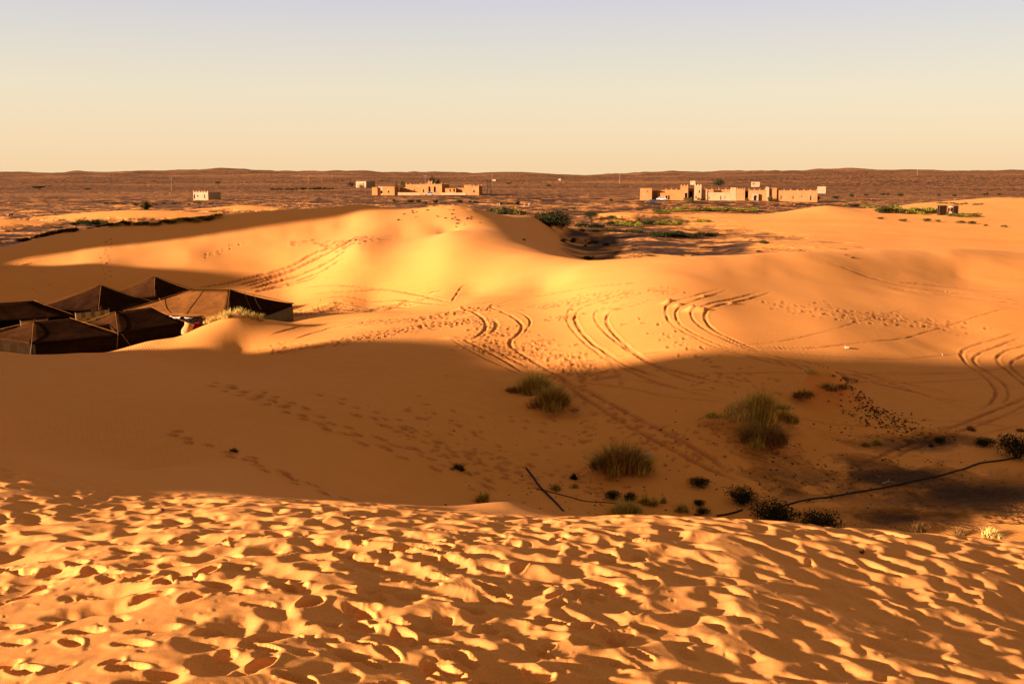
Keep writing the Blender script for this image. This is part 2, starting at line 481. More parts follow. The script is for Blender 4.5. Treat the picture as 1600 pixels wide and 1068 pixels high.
# --- wheel ruts of the middle dune (picture polylines)
RUTS = [
  # S-shaped pair near the middle
  ([(810, 466), (760, 472), (722, 479), (745, 490), (758, 503), (757, 516), (742, 527), (728, 531), (745, 540), (775, 556), (812, 578), (840, 592)], .20, .11),
  ([(900, 452), (850, 460), (810, 466)], .14, .06),
  ([(820, 463), (790, 471), (766, 478), (785, 487), (806, 498), (816, 510), (810, 522), (797, 533), (800, 542), (822, 557), (850, 574), (885, 594), (930, 618)], .20, .11),
  ([(770, 497), (776, 508), (770, 519)], .22, .09), ([(805, 484), (826, 497), (828, 508), (818, 520)], .14, .08),
  ([(703, 528), (722, 540), (750, 556), (790, 574), (818, 588)], .15, .08), ([(762, 540), (790, 556), (825, 574)], .15, .08),
  # fan of turning tracks further right
  ([(980, 460), (930, 466), (895, 478), (886, 495), (892, 512), (910, 532), (935, 552), (975, 575), (1030, 598), (1090, 615), (1150, 626)], .15, .08),
  ([(990, 462), (945, 468), (910, 480), (899, 495), (904, 512), (922, 533), (950, 553), (985, 573), (1040, 593)], .18, .11),
  ([(1010, 466), (965, 478), (934, 484), (930, 498), (942, 516), (965, 535), (990, 552), (1030, 575), (1080, 594), (1150, 608)], .15, .09),
  ([(1040, 465), (985, 478), (955, 487), (948, 502), (958, 520), (985, 545), (1020, 568), (1050, 578), (1110, 594), (1170, 610)], .18, .11),
  ([(1130, 450), (1085, 462), (1045, 475), (1041, 492), (1052, 508), (1085, 526), (1120, 542), (1180, 560), (1240, 572), (1330, 590), (1400, 605), (1470, 622), (1540, 632)], .16, .10),
  ([(1140, 452), (1100, 465), (1062, 480), (1056, 494), (1068, 510), (1100, 528), (1150, 548), (1210, 562), (1290, 578), (1380, 595), (1430, 612), (1545, 645)], .16, .10),
  ([(1200, 452), (1140, 468), (1090, 482), (1080, 490), (1090, 506), (1120, 524), (1170, 545), (1220, 558), (1300, 573), (1420, 600), (1500, 615)], .16, .10),
  ([(1210, 455), (1160, 470), (1110, 482), (1102, 497), (1112, 512), (1140, 528), (1185, 547), (1240, 563)], .18, .11),
  # long pale tracks crossing to the right
  ([(800, 570), (900, 560), (1000, 552), (1100, 545), (1180, 537), (1250, 527), (1310, 512), (1360, 497), (1420, 480)], .13, .05),
  ([(1100, 546), (1200, 543), (1300, 540), (1400, 530), (1460, 515), (1520, 496), (1590, 478)], .13, .06),
  ([(900, 578), (1000, 595), (1060, 606), (1150, 618)], .13, .05), ([(880, 590), (960, 603), (1050, 620), (1140, 631)], .14, .06),
  ([(1180, 545), (1280, 555), (1400, 561), (1500, 552), (1600, 535)], .16, .05), ([(1000, 578), (1100, 583), (1240, 582), (1350, 584), (1500, 582), (1600, 570)], .16, .05),
  ([(1250, 602), (1350, 596), (1430, 597), (1520, 592), (1600, 580)], .14, .05), ([(1340, 590), (1420, 585), (1520, 582)], .12, .04),
  # S tracks at the right edge
  ([(1600, 515), (1560, 528), (1520, 540), (1502, 553), (1515, 572), (1540, 590), (1555, 610), (1548, 628), (1530, 640)], .20, .11),
  ([(1600, 525), (1560, 540), (1530, 552), (1522, 565), (1545, 582), (1568, 600), (1575, 618), (1565, 632)], .20, .11),
  ([(1640, 530), (1600, 540), (1570, 549), (1558, 562), (1575, 580), (1600, 600), (1630, 620)], .20, .11),
  ([(1640, 545), (1600, 555), (1580, 570), (1600, 590), (1640, 605)], .18, .10),
  ([(1620, 612), (1560, 638), (1500, 662), (1440, 685), (1390, 705), (1320, 735)], .26, .10), ([(1620, 622), (1570, 648), (1510, 670), (1450, 692), (1380, 720)], .22, .08),
  ([(1620, 640), (1550, 655), (1500, 664), (1440, 670), (1350, 668), (1260, 655), (1180, 640)], .16, .06), ([(1620, 655), (1520, 680), (1430, 684), (1330, 680), (1240, 662), (1160, 646)], .16, .05),
  ([(1400, 650), (1460, 657), (1520, 660), (1600, 668)], .16, .06),
  # straight pair running to the valley by the second tussock
  ([(868, 590), (900, 612), (950, 645), (1000, 676), (1050, 702), (1110, 732), (1170, 755)], .24, .10), ([(905, 600), (950, 628), (1010, 660), (1070, 692), (1120, 722), (1140, 742)], .24, .10),
  ([(880, 600), (930, 635), (990, 672), (1060, 712)], .12, .05), ([(890, 560), (905, 585), (925, 602)], .20, .06), ([(940, 540), (955, 565), (968, 590), (975, 608)], .22, .05),
  # sweep on the face of the back dune
  ([(552, 373), (520, 384), (490, 396), (462, 412), (430, 424), (390, 434), (350, 443), (310, 449)], .28, .16),
  ([(562, 370), (530, 386), (500, 400), (470, 415), (440, 427), (400, 438), (370, 446)], .28, .18),
  ([(530, 388), (510, 397), (480, 412), (450, 426), (415, 438), (385, 447)], .26, .15),
  ([(545, 388), (515, 408), (480, 425), (445, 437), (405, 448)], .28, .16), ([(520, 402), (490, 420), (455, 433), (420, 443), (392, 451)], .24, .14),
  ([(540, 400), (505, 422), (470, 436), (430, 448), (400, 455)], .26, .14), ([(500, 430), (465, 442), (430, 450), (400, 456)], .2, .1),
  ([(470, 462), (540, 455), (600, 452), (660, 462), (712, 472)], .16, .09), ([(480, 470), (560, 466), (640, 470), (700, 476)], .2, .06), ([(735, 440), (718, 452), (706, 470)], .14, .08),
  ([(470, 450), (540, 446), (600, 450)], .16, .05),
  # tracks on the ridge between the tents and the middle
  ([(420, 525), (450, 515), (500, 505), (560, 499), (620, 492), (700, 485)], .18, .10), ([(455, 532), (490, 520), (530, 508), (580, 502), (600, 497)], .18, .09),
  ([(470, 540), (560, 530), (640, 518), (720, 508), (780, 500)], .2, .08), ([(380, 545), (470, 532), (560, 522), (650, 508), (740, 494), (830, 482), (900, 474), (960, 466)], .16, .06),
  ([(350, 549), (440, 540), (530, 532), (620, 522)], .2, .06), ([(830, 462), (900, 452), (960, 444), (1010, 440)], .14, .06), ([(840, 474), (920, 460), (1000, 452), (1060, 446)], .12, .05),
  # right ridge
  ([(1290, 408), (1350, 430), (1420, 448), (1500, 458), (1600, 470)], .3, .1), ([(1380, 448), (1480, 462), (1560, 470), (1620, 480)], .3, .1), ([(1400, 440), (1500, 450), (1620, 458)], .3, .08),
]
for r_ in RUTS:
    rut(*r_)
Z += D
TRK = np.clip(-D / 0.05, 0, 1)  # rut floors, darkened in the ground colour as painted shade

# --- single prints along walking lines (px, py)
def prints(pts, step=0.75, side=0.16, L=0.2, W=0.12, depth=0.06, y0=20.0, jit=0.12, skip=0.1):
    Wl = polyline_world(pts, y0, 6)
    acc = 0.0; s = 1
    for i in range(len(Wl) - 1):
        a, b = Wl[i], Wl[i + 1]
        l = (b - a).length
        d = (b - a) / max(l, 1e-6)
        t = (step - acc)
        while t < l:
            p = a + d * t
            s = -s
            if random.random() > skip:
                j = [random.uniform(-jit, jit) for _ in range(2)]
                stamp(p.x - d.y * side * s + j[0], p.y + d.x * side * s + j[1], L * random.uniform(.8, 1.25), W * random.uniform(.8, 1.25),
                      math.atan2(d.y, d.x) + random.uniform(-.3, .3), depth * random.uniform(.7, 1.2), rim=.5, mark=True)
            t += step
        acc = l - (t - step)
WALKS = [([(335, 596), (400, 612), (470, 640), (540, 668), (600, 690), (680, 715), (740, 742), (790, 770)], .7, .2, .26, .14, .09),
         ([(330, 600), (395, 620), (450, 642), (520, 672), (580, 696), (640, 715), (700, 740)], .7, .2, .26, .14, .09),
         ([(540, 640), (600, 662), (660, 684), (720, 708), (780, 734), (830, 760)], .7, .25, .22, .14, .08),
         ([(500, 612), (560, 640), (620, 668), (680, 692), (750, 728)], .8, .25, .2, .12, .05),
         ([(240, 665), (300, 690), (370, 715), (440, 740), (500, 765), (540, 782)], .6, .2, .24, .13, .08),
         ([(360, 700), (420, 735), (480, 762)], .6, .2, .2, .12, .05),
         ([(900, 610), (950, 640), (1010, 672), (1060, 700), (1100, 725)], .6, .25, .2, .13, .06),
         ([(930, 640), (990, 672), (1040, 700)], .6, .3, .2, .13, .06),
         ([(1010, 515), (1040, 530), (1085, 560), (1120, 580), (1170, 590)], .8, .3, .22, .14, .05),
         ([(150, 468), (160, 450), (170, 430), (163, 410), (172, 385), (165, 372)], .9, .3, .22, .15, .05),
         ([(310, 405), (335, 396), (350, 390), (375, 378)], 1.1, .3, .25, .18, .07), ([(48, 460), (60, 450), (90, 445)], .9, .3, .22, .15, .05),
         ([(950, 510), (1000, 500), (1040, 515), (1090, 545)], .9, .3, .22, .15, .06),
         ([(1190, 468), (1240, 480), (1300, 488), (1360, 492), (1420, 498), (1470, 505), (1530, 508)], .6, .6, .26, .14, .05),
         ([(1200, 478), (1260, 490), (1330, 500), (1400, 504), (1460, 508)], .6, .5, .24, .14, .045)]
for pts, st, sd, L_, W_, dp in WALKS:
    prints(pts, st, sd, L_, W_, dp)

# --- heavily trodden belts of the middle dune
def belt(pts, width, n, L=(.14, .3), depth=(.03, .08)):
    Wl = polyline_world(pts, 20.0, 6)
    for k in range(n):
        i = random.randrange(len(Wl) - 1)
        p = Wl[i].lerp(Wl[i + 1], random.random())
        o = random.gauss(0, width * .45); q = random.gauss(0, width * .45)
        l = random.uniform(*L)
        stamp(p.x + o, p.y + q, l, l * random.uniform(.5, .8), random.uniform(0, 3.14), random.uniform(*depth) * .6, rim=.5, mark=True)
belt([(430, 545), (520, 535), (600, 520), (680, 507), (740, 500)], 1.6, 340)
belt([(560, 505), (640, 500), (700, 490), (760, 482)], 1.4, 200)
belt([(745, 500), (780, 520), (760, 540), (830, 560)], 1.6, 170)
belt([(820, 530), (870, 555), (900, 580), (890, 600)], 1.8, 160)
belt([(840, 480), (900, 470), (980, 462), (1050, 455)], 1.2, 90, (.12, .22), (.02, .05))
belt([(870, 498), (905, 492)], .8, 24)
belt([(1260, 478), (1340, 490), (1400, 500), (1470, 506)], 2.2, 110, (.12, .24), (.02, .05))
belt([(470, 375), (520, 385), (560, 372), (545, 385)], 2.2, 70, (.35, .8), (.05, .12))
belt([(670, 640), (700, 700), (760, 720), (850, 745), (980, 760)], 2.5, 160, (.1, .2), (.02, .05))
belt([(880, 650), (930, 700), (1100, 700), (1150, 690)], 2.4, 140, (.1, .2), (.02, .05))
belt([(1110, 560), (1140, 600), (1190, 590)], 2.0, 40, (.1, .2), (.02, .05))

# --- sand thrown up by wheels at the turning points
def heap(px, py, L, W, ang, h, y0=20.0):
    p = ground_at(px, py, y0)
    b = block(p.x, p.y, max(L, W) * 2)
    if b is None: return
    x = X[b] - p.x; y = Y[b] - p.y
    ca, sa = math.cos(ang), math.sin(ang)
    u = (x * ca + y * sa) / L; v = (-x * sa + y * ca) / W
    Z[b] += h * np.exp(-(u * u + v * v) * 1.6) * (1 + .35 * vnoise(X[b] * 1.2, Y[b] * 1.2, 3))
for a_ in ((1044, 472, .5, .25, .5, .22), (1060, 477, .4, .22, .5, .16), (1082, 484, .6, .3, .4, .3), (1098, 485, .5, .25, .4, .22), (1142, 474, .45, .2, .6, .16), (1100, 463, .4, .2, .6, .12),
           (955, 486, .5, .3, .3, .15), (722, 482, .6, .3, .2, .14), (705, 528, .5, .25, .2, .12)):
    heap(*a_)
# --- hummocks the grass stands on
HUM = [(850, 632, 1.3, .9, .35), (1180, 660, 1.7, 1.3, .95), (1200, 695, 1.2, .7, .35), (970, 738, 1.2, .8, .3), (1283, 625, 1.35, 1.0, 1.45), (1328, 635, 1.4, 1.1, .8), (1440, 825, .9, .5, .3), (1370, 660, 2.0, 1.2, .25),
       (715, 326, 5, 4, .3)]
for px, py, L_, W_, h_ in HUM:
    heap(px, py, L_, W_, 0.1, h_)
# dips with dark crust and lumps in the valley floor
gx = fbm(X / 1.6, Y / 1.6, 55, 4)
vall = np.exp(-(((X - 15) / 13) ** 2 + ((Y - 33) / 8) ** 2))
Z += gx * 0.10 * vall

# --- the trampled foreground slope
ZB = Z.copy()
fore = sstep(30, 22, R2)
Z += fore * (fbm(X / 2.6, Y / 2.0, 91, 2) * 0.055)
ZB += fore * (fbm(X / 2.6, Y / 2.0, 91, 2) * 0.055)
_cr = [P(*q) for q in ((-200, 688, 24), (0, 712, 22), (100, 735, 21.5), (250, 765, 20.2), (400, 775, 19.6), (500, 781, 19), (650, 789, 18.5),
     (800, 798, 18), (1000, 815, 17.9), (1200, 828, 18), (1400, 842, 18.1), (1600, 856, 18.3), (1800, 872, 18.5))]
CRX = [q[0] for q in _cr]; CRY = [q[1] for q in _cr]
pits = []
for k in range(6500):
    r = math.sqrt(random.uniform(5.5 ** 2, 26 ** 2)); a = random.uniform(-.56, .56)
    x, y = r * math.sin(a), r * math.cos(a)
    cr = np.interp(x, CRX, CRY)
    if y > cr - 0.4: continue
    edge = (cr - y)
    left = min(max((-x / max(y, 1) - 0.02) / .35, 0), 1)                 # lower left is flatter with single prints
    near = min(max((11.0 - y) / 3.5, 0), 1)
    keep = 1.0 - 0.86 * left * near - (0.4 if edge < 1.0 else 0)
    if random.random() > keep * 0.56: continue
    pits.append((x, y, edge, left * near))
random.shuffle(pits)
for x, y, edge, ln_ in pits:
    s = random.choice((.13, .16, .19, .23, .28, .36)) * random.uniform(.85, 1.15) * (1 - .35 * ln_)
    f = min(1, .3 + edge / 3)
    carve(x, y, s * random.uniform(1.0, 1.45), s * random.uniform(.8, 1.05), random.uniform(-1.2, 1.5), (.026 + s * .20) * random.uniform(.7, 1.2) * f, random.uniform(1.35, 2.0))
for k in range(260):                                                 # isolated crisp prints with pushed-up rims
    r = math.sqrt(random.uniform(5.5 ** 2, 13 ** 2)); a = random.uniform(-.56, .15)
    x, y = r * math.sin(a), r * math.cos(a)
    s = random.uniform(.07, .12)
    stamp(x, y, s * 1.7, s * .9, random.uniform(-.9, 1.2), s * .45, rim=.22, steep=random.uniform(3, 7))
for k in range(700):                                                 # crumbs of crust
    r = math.sqrt(random.uniform(5.5 ** 2, 14 ** 2)); a = random.uniform(-.56, .5)
    s = random.uniform(.015, .04)
    stamp(r * math.sin(a), r * math.cos(a), s * 1.6, s, random.uniform(0, 3.14), s * random.choice((-.3, .35)), rim=0)
Z += fore * sstep(17, 9, R2) * (fbm(X / .22, Y / .22, 101, 3) * .0055 + np.maximum(0, fbm(X / .5, Y / .35, 105, 3) - .12) * .03)
# faint wind ripples between the prints
rw = np.sin((X * 1.2 + Y * 6.0 + fbm(X / 1.3, Y / 1.3, 99, 3) * 9.0) * 6.2) 
Z += fore * rw * 0.0006 * sstep(16, 9, R2)
Z += fore * fbm(X / 0.16, Y / 0.16, 97, 2) * 0.002 * sstep(18, 10, R2)

# --- what the ground is made of: 1 = stony crust, 0 = clean sand
def soft(px, py, L, W, ang=0.0, y0=20.0):
    p = ground_at(px, py, y0)
    x = X - p.x; y = Y - p.y
    ca, sa = math.cos(ang), math.sin(ang)
    u = (x * ca + y * sa) / L; v = (-x * sa + y * ca) / W
    return np.exp(-(u * u + v * v))
stone = sstep(104, 118, R2)
sandz = sstep(1.25, 2.4, Z + 1.2 * fbm(X / 30, Y / 30, 61, 3)) * sstep(520, 380, R2)
leftsand = sstep(-20, -60, X) * sstep(150, 170, R2) * sstep(420, 300, R2) * sstep(.2, .9, Z)
rightsand = sstep(28, 50, X + 6 * fbm(X / 20, Y / 20, 67, 3)) * sstep(330, 280, R2 + 30 * fbm(X / 30, Y / 30, 68, 3))
stone = stone * (1 - np.maximum(np.maximum(sandz, leftsand), rightsand))
n1 = fbm(X / 5, Y / 5, 63, 4)
stone *= np.clip(.75 + n1 * 1.2 * sstep(600, 300, R2), 0, 1)
for a_ in ((1400, 745, 5.0, 2.2, -.05), (1520, 770, 5, 3, 0), (1310, 725, 3, 1.2, .1), (1440, 690, 3, 1.2, .1), (1430, 810, 3, 1.5, 0), (1250, 760, 3.5, 1.5, 0)):
    stone = np.maximum(stone, .75 * soft(*a_) * np.clip(.8 + gx * 1.4, 0, 1))
stone = np.maximum(stone, .45 * soft(540, 484, 7, 3.0))
stone = np.clip(stone, 0, 1)

def build_ground():
    nr, na = X.shape
    co = np.empty((nr * na + 1, 3), dtype=np.float32)
    co[:-1, 0] = X.ravel(); co[:-1, 1] = Y.ravel(); co[:-1, 2] = Z.ravel()
    co[-1] = (0, 0, Z[0].mean())
    i = np.arange(nr - 1)[:, None] * na; j = np.arange(na)[None, :]
    j2 = (j + 1) % na
    quads = np.stack([(i + j), (i + na + j), (i + na + j2), (i + j2)], -1).reshape(-1, 4)
    jj = np.arange(na)
    tris = np.stack([np.full(na, nr * na), jj, (jj + 1) % na], -1)
    me = bpy.data.meshes.new('ground')
    me.vertices.add(len(co)); me.vertices.foreach_set('co', co.ravel())
    nq, nt_ = len(quads), len(tris)
    me.loops.add(nq * 4 + nt_ * 3)
    me.loops.foreach_set('vertex_index', np.concatenate([quads.ravel(), tris.ravel()]).astype(np.int32))
    me.polygons.add(nq + nt_)
    ls = np.concatenate([np.arange(nq) * 4, nq * 4 + np.arange(nt_) * 3]).astype(np.int32)
    me.polygons.foreach_set('loop_start', ls)
    me.polygons.foreach_set('use_smooth', np.ones(nq + nt_, dtype=bool))
    at = me.attributes.new('stone', 'FLOAT', 'POINT')
    at.data.foreach_set('value', np.concatenate([stone.ravel(), [0]]).astype(np.float32))
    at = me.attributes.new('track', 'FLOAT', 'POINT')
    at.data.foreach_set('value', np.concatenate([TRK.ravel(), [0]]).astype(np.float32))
    me.update(calc_edges=True)
    o = bpy.data.objects.new('ground', me)
    COL.objects.link(o)
    o['kind'] = 'structure'
    return o

def ground_material():
    m, nt, b = new_mat('desert_ground', 0.95, 0.05)
    tc = N(nt, 'TexCoord').outputs['Object']
    at = N(nt, 'Attribute', attribute_name='stone').outputs['Fac']
    # sand colour with broad and fine drift
    n_b = noise(nt, tc, 0.06, 4); n_m = noise(nt, tc, 1.3, 5); n_f = noise(nt, tc, 60, 3, .7)
    sand = mixc(nt, mapr(nt, n_b, .35, .65), SAND_A, SAND_B)
    sand = mixc(nt, mapr(nt, n_m, .4, .75, 0, .35), sand, SAND_C)
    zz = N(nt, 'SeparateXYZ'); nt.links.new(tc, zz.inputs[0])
    # lit look of the crests painted in: sand turns paler with height
    sand = mixc(nt, mathn(nt, 'MULTIPLY', mapr(nt, zz.outputs['Z'], .8, 4.2), mapr(nt, n_b, .3, .7, .55, .95)), sand, SAND_LIT)
    grain = mapr(nt, n_f, .3, .7, .80, 1.18)
    gs = N(nt, 'VectorMath', operation='SCALE'); nt.links.new(sand, gs.inputs[0]); nt.links.new(grain, gs.inputs['Scale'])
    # stony crust: brown with dark gravel streaks and pale sand veins
    geo = N(nt, 'NewGeometry').outputs['Position']
    ln = N(nt, 'VectorMath', operation='LENGTH'); nt.links.new(geo, ln.inputs[0])
    dist = ln.outputs['Value']
    mps = N(nt, 'Mapping'); mps.inputs['Scale'].default_value = (.3, 1, 1); mps.inputs['Rotation'].default_value = (0, 0, .12); nt.links.new(tc, mps.inputs[0])
    n1 = noise(nt, tc, 0.012, 7, .62, .8); nF = noise(nt, mps.outputs[0], 0.0024, 7, .62, .6); nG = noise(nt, mps.outputs[0], 0.006, 6, .6, .5)
    n2 = noise(nt, tc, 0.22, 6, .6, .4); n3 = noise(nt, tc, 2.2, 5, .7); n4 = noise(nt, tc, 9.0, 3, .7)
    nearm = mapr(nt, dist, 250, 700, 1, .0)
    st = mixc(nt, mapr(nt, n1, .42, .58), STONE_D, STONE_L)
    st = mixc(nt, mathn(nt, 'MULTIPLY', mapr(nt, n2, .52, .68, 0, .55), mapr(nt, dist, 250, 900, 1, .25)), st, STONE_V)
    st = mixc(nt, mathn(nt, 'MULTIPLY', mapr(nt, nG, .50, .62, 0, .75), mapr(nt, dist, 120, 400, 0, 1)), st, STONE_V)
    st = mixc(nt, mathn(nt, 'MULTIPLY', mapr(nt, nF, .47, .58, 0, .9), mapr(nt, dist, 500, 1100, 0, 1)), st, STONE_D)
    st = mixc(nt, mathn(nt, 'MULTIPLY', mapr(nt, n3, .55, .70, 0, .5), nearm), st, STONE_D)
    st = mixc(nt, mathn(nt, 'MULTIPLY', mapr(nt, n4, .60, .66, 0, .6), nearm), st, STONE_D)
    fac = mathn(nt, 'ADD', at, mapr(nt, n2, .3, .7, -.28, .28))
    fac = mapr(nt, fac, .15, .85)
    fac2 = mathn(nt, 'MULTIPLY', fac, mapr(nt, at, 0, .2), clamp=True)
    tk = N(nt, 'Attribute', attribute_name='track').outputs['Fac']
    turned_shade = mixc(nt, mathn(nt, 'MULTIPLY', tk, .85), gs.outputs[0], TURNED_SHADE)  # turned sand of ruts and prints, darkened to paint in their shade
    colr = mixc(nt, fac2, turned_shade, st)
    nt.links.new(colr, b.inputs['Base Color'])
    # relief: wind ripples, grain, pebbles
    wave = N(nt, 'TexWave', wave_type='BANDS', bands_direction='DIAGONAL', wave_profile='SIN')
    wave.inputs['Scale'].default_value = 2.6; wave.inputs['Distortion'].default_value = 7.0
    wave.inputs['Detail'].default_value = 2.5; wave.inputs['Detail Scale'].default_value = 0.7
    mp = N(nt, 'Mapping'); mp.inputs['Rotation'].default_value = (0, 0, 0.35); nt.links.new(tc, mp.inputs[0]); nt.links.new(mp.outputs[0], wave.inputs[0])
    rip_mask = mapr(nt, noise(nt, tc, .12, 3), .42, .62, .1, 1)
    far_m = mapr(nt, ln.outputs['Value'], 24, 34, .12, 1)
    rip = mathn(nt, 'MULTIPLY', mathn(nt, 'MULTIPLY', wave.outputs['Fac'], rip_mask), far_m)
    h1 = mathn(nt, 'MULTIPLY', mathn(nt, 'MULTIPLY', rip, mapr(nt, ln.outputs['Value'], 60, 110, 1, .3)), 0.011)
    h2 = mathn(nt, 'MULTIPLY', noise(nt, tc, 5, 4, .5), 0.0025)
    h3 = mathn(nt, 'MULTIPLY', mathn(nt, 'MULTIPLY', noise(nt, tc, 3.5, 5, .75), fac2), 0.07)
    h4 = mathn(nt, 'MULTIPLY', mathn(nt, 'MULTIPLY', noise(nt, tc, .035, 8, .6), fac2), 2.4)
    h5 = mathn(nt, 'MULTIPLY', noise(nt, tc, 90, 2, .5), mapr(nt, ln.outputs['Value'], 8, 30, .0022, 0))
    hh = mathn(nt, 'ADD', h5, mathn(nt, 'ADD', mathn(nt, 'ADD', mathn(nt, 'ADD', h1, h2), h3), h4))
    bp = N(nt, 'Bump'); bp.inputs['Strength'].default_value = 1.0; bp.inputs['Distance'].default_value = 1.0
    nt.links.new(hh, bp.inputs['Height']); nt.links.new(bp.outputs[0], b.inputs['Normal'])
    return m
SAND_LIT = (0.67, 0.238, 0.048); SAND_A = (0.62, 0.206, 0.031); SAND_B = (0.67, 0.230, 0.042); SAND_C = (0.55, 0.164, 0.020); TURNED_SHADE = (0.34, 0.095, 0.020)
STONE_D = (0.024, 0.009, 0.004); STONE_L = (0.082, 0.031, 0.010); STONE_V = (0.20, 0.076, 0.020)
ground = build_ground()
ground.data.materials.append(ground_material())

# ------------------------------------------------------------------ object helpers
def thing(name, label, cat, loc=(0, 0, 0), rotz=0.0, group=None):
    o = bpy.data.objects.new(name, None)
    COL.objects.link(o)
    o.empty_display_size = 0.3
    o.location = loc; o.rotation_euler = (0, 0, rotz)
    o['label'] = label; o['category'] = cat
    if group: o['group'] = group
    return o
def mesh_obj(name, verts, faces, mat, parent=None, smooth=False, local=True):
    me = bpy.data.meshes.new(name)
    me.from_pydata([tuple(v) for v in verts], [], faces)
    me.materials.append(mat)
    if smooth:
        me.polygons.foreach_set('use_smooth', [True] * len(me.polygons))
    me.update()
    o = bpy.data.objects.new(name, me)
    COL.objects.link(o)
    if parent: o.parent = parent
    return o
class MB:
    def __init__(s): s.v = []; s.f = []
    def add(s, vs, fs):
        k = len(s.v); s.v.extend(vs); s.f.extend([tuple(i + k for i in f) for f in fs])
    def box(s, x0, x1, y0, y1, z0, z1):
        s.add([(x0, y0, z0), (x1, y0, z0), (x1, y1, z0), (x0, y1, z0), (x0, y0, z1), (x1, y0, z1), (x1, y1, z1), (x0, y1, z1)],
              [(0, 3, 2, 1), (4, 5, 6, 7), (0, 1, 5, 4), (1, 2, 6, 5), (2, 3, 7, 6), (3, 0, 4, 7)])
    def tube(s, pts, r, n=6, r2=None, cap=True):
        pts = [Vector(p) for p in pts]
        k0 = len(s.v)
        for i, p in enumerate(pts):
            d = (pts[min(i + 1, len(pts) - 1)] - pts[max(i - 1, 0)]).normalized()
            a = d.orthogonal().normalized() if abs(d.z) > .9 else d.cross(Vector((0, 0, 1))).normalized()
            b = d.cross(a)
            rr = r if r2 is None else r + (r2 - r) * i / max(1, len(pts) - 1)
            for q in range(n):
                t = 2 * math.pi * q / n
                s.v.append(tuple(p + (a * math.cos(t) + b * math.sin(t)) * rr))
        for i in range(len(pts) - 1):
            for q in range(n):
                s.f.append((k0 + i * n + q, k0 + i * n + (q + 1) % n, k0 + (i + 1) * n + (q + 1) % n, k0 + (i + 1) * n + q))
        if cap:
            s.f.append(tuple(k0 + q for q in range(n))[::-1]); e = k0 + (len(pts) - 1) * n
            s.f.append(tuple(e + q for q in range(n)))
    def build(s, name, mat, parent=None, smooth=False):
        return mesh_obj(name, s.v, s.f, mat, parent, smooth)
def copy_tree(o, parent=None):
    c = o.copy(); COL.objects.link(c); c.parent = parent
    for ch in o.children: copy_tree(ch, c)
    return c

# ------------------------------------------------------------------ materials of the built things
def mat_noise(name, c1, c2, scale, c3=None, rough=.9, bump=.0, bscale=None, spec=.0, stretch=None):
    m, nt, b = new_mat(name, rough, spec)
    tc = N(nt, 'TexCoord').outputs['Object']
    if stretch:
        mp = N(nt, 'Mapping'); mp.inputs['Scale'].default_value = stretch; nt.links.new(tc, mp.inputs[0]); tc = mp.outputs[0]
    n1 = noise(nt, tc, scale, 5, .6)
    c = mixc(nt, mapr(nt, n1, .35, .65), c1, c2)
    if c3:
        c = mixc(nt, mapr(nt, noise(nt, tc, scale * 3.7, 4, .6), .52, .7, 0, .7), c, c3)
    nt.links.new(c, b.inputs['Base Color'])
    if bump:
        bp = N(nt, 'Bump'); bp.inputs['Distance'].default_value = bump; bp.inputs['Strength'].default_value = 1
        nt.links.new(noise(nt, tc, bscale or scale * 4, 4, .6), bp.inputs['Height']); nt.links.new(bp.outputs[0], b.inputs['Normal'])
    return m
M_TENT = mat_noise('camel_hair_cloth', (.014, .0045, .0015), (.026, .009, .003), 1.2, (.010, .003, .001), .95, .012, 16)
M_TENT_L = mat_noise('lit_hair_cloth', (.13, .041, .008), (.19, .064, .012), 1.0, (.085, .027, .005), .95, .012, 16)  # lit copy of the tent cloth, sunlight painted into the colour
M_TENT_M = mat_noise('half_lit_hair_cloth', (.032, .010, .003), (.05, .017, .004), 1.1, (.020, .006, .002), .95, .012, 16)  # half-lit copy of the tent cloth for roof sides towards the sun
M_TENT_W = mat_noise('tent_wall_cloth', (.014, .006, .002), (.022, .010, .003), 1.5, (.010, .004, .002), .95, .02, 5)
M_SEAM = mat_noise('pale_seam', (.34, .22, .12), (.22, .13, .07), 6)
M_CANVAS = mat_noise('pale_canvas', (.62, .46, .30), (.52, .37, .22), 2, rough=.9)
M_REED = mat_noise('reed_matting', (.52, .30, .085), (.42, .23, .06), 6, (.34, .18, .05), .85, .01, 30)
M_REED_D = mat_noise('dark_reed', (.26, .14, .04), (.2, .1, .03), 8)
M_RED = mat_noise('red_wool', (.24, .012, .010), (.32, .02, .012), 4, (.12, .01, .01), .95, .01, 20)
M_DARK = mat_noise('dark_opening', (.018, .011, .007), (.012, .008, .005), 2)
M_ROPE = mat_noise('rope', (.30, .2, .1), (.22, .14, .07), 20)
M_ADOBE = mat_noise('adobe_plaster', (.37, .150, .042), (.32, .122, .033), .35, (.26, .095, .026), .95, .04, 2.0)
M_ADOBE_P = mat_noise('pale_adobe', (.43, .215, .085), (.38, .175, .065), .4, (.32, .14, .05), .95, .04, 2.0)
M_ADOBE_O = mat_noise('orange_adobe', (.40, .15, .036), (.34, .12, .03), .35, (.28, .10, .025), .95, .04, 2.0)
M_WHITE = mat_noise('whitewash', (.36, .20, .09), (.31, .165, .07), .5, rough=.9)
M_BLUE = mat_noise('blue_door_paint', (.05, .11, .16), (.04, .09, .13), 2, rough=.6)
M_WOOD = mat_noise('dark_wood', (.12, .06, .03), (.08, .04, .02), 4)
M_METAL = mat_noise('pale_pole', (.34, .20, .11), (.28, .16, .09), 2, rough=.5)
M_RUST = mat_noise('dark_pylon', (.05, .03, .022), (.035, .022, .018), 3)
M_CARW = mat_noise('white_car_paint', (.42, .33, .24), (.38, .30, .22), 1, rough=.3, spec=.5)
M_CARD = mat_noise('dark_car_paint', (.05, .045, .045), (.04, .036, .036), 1, rough=.3, spec=.5)
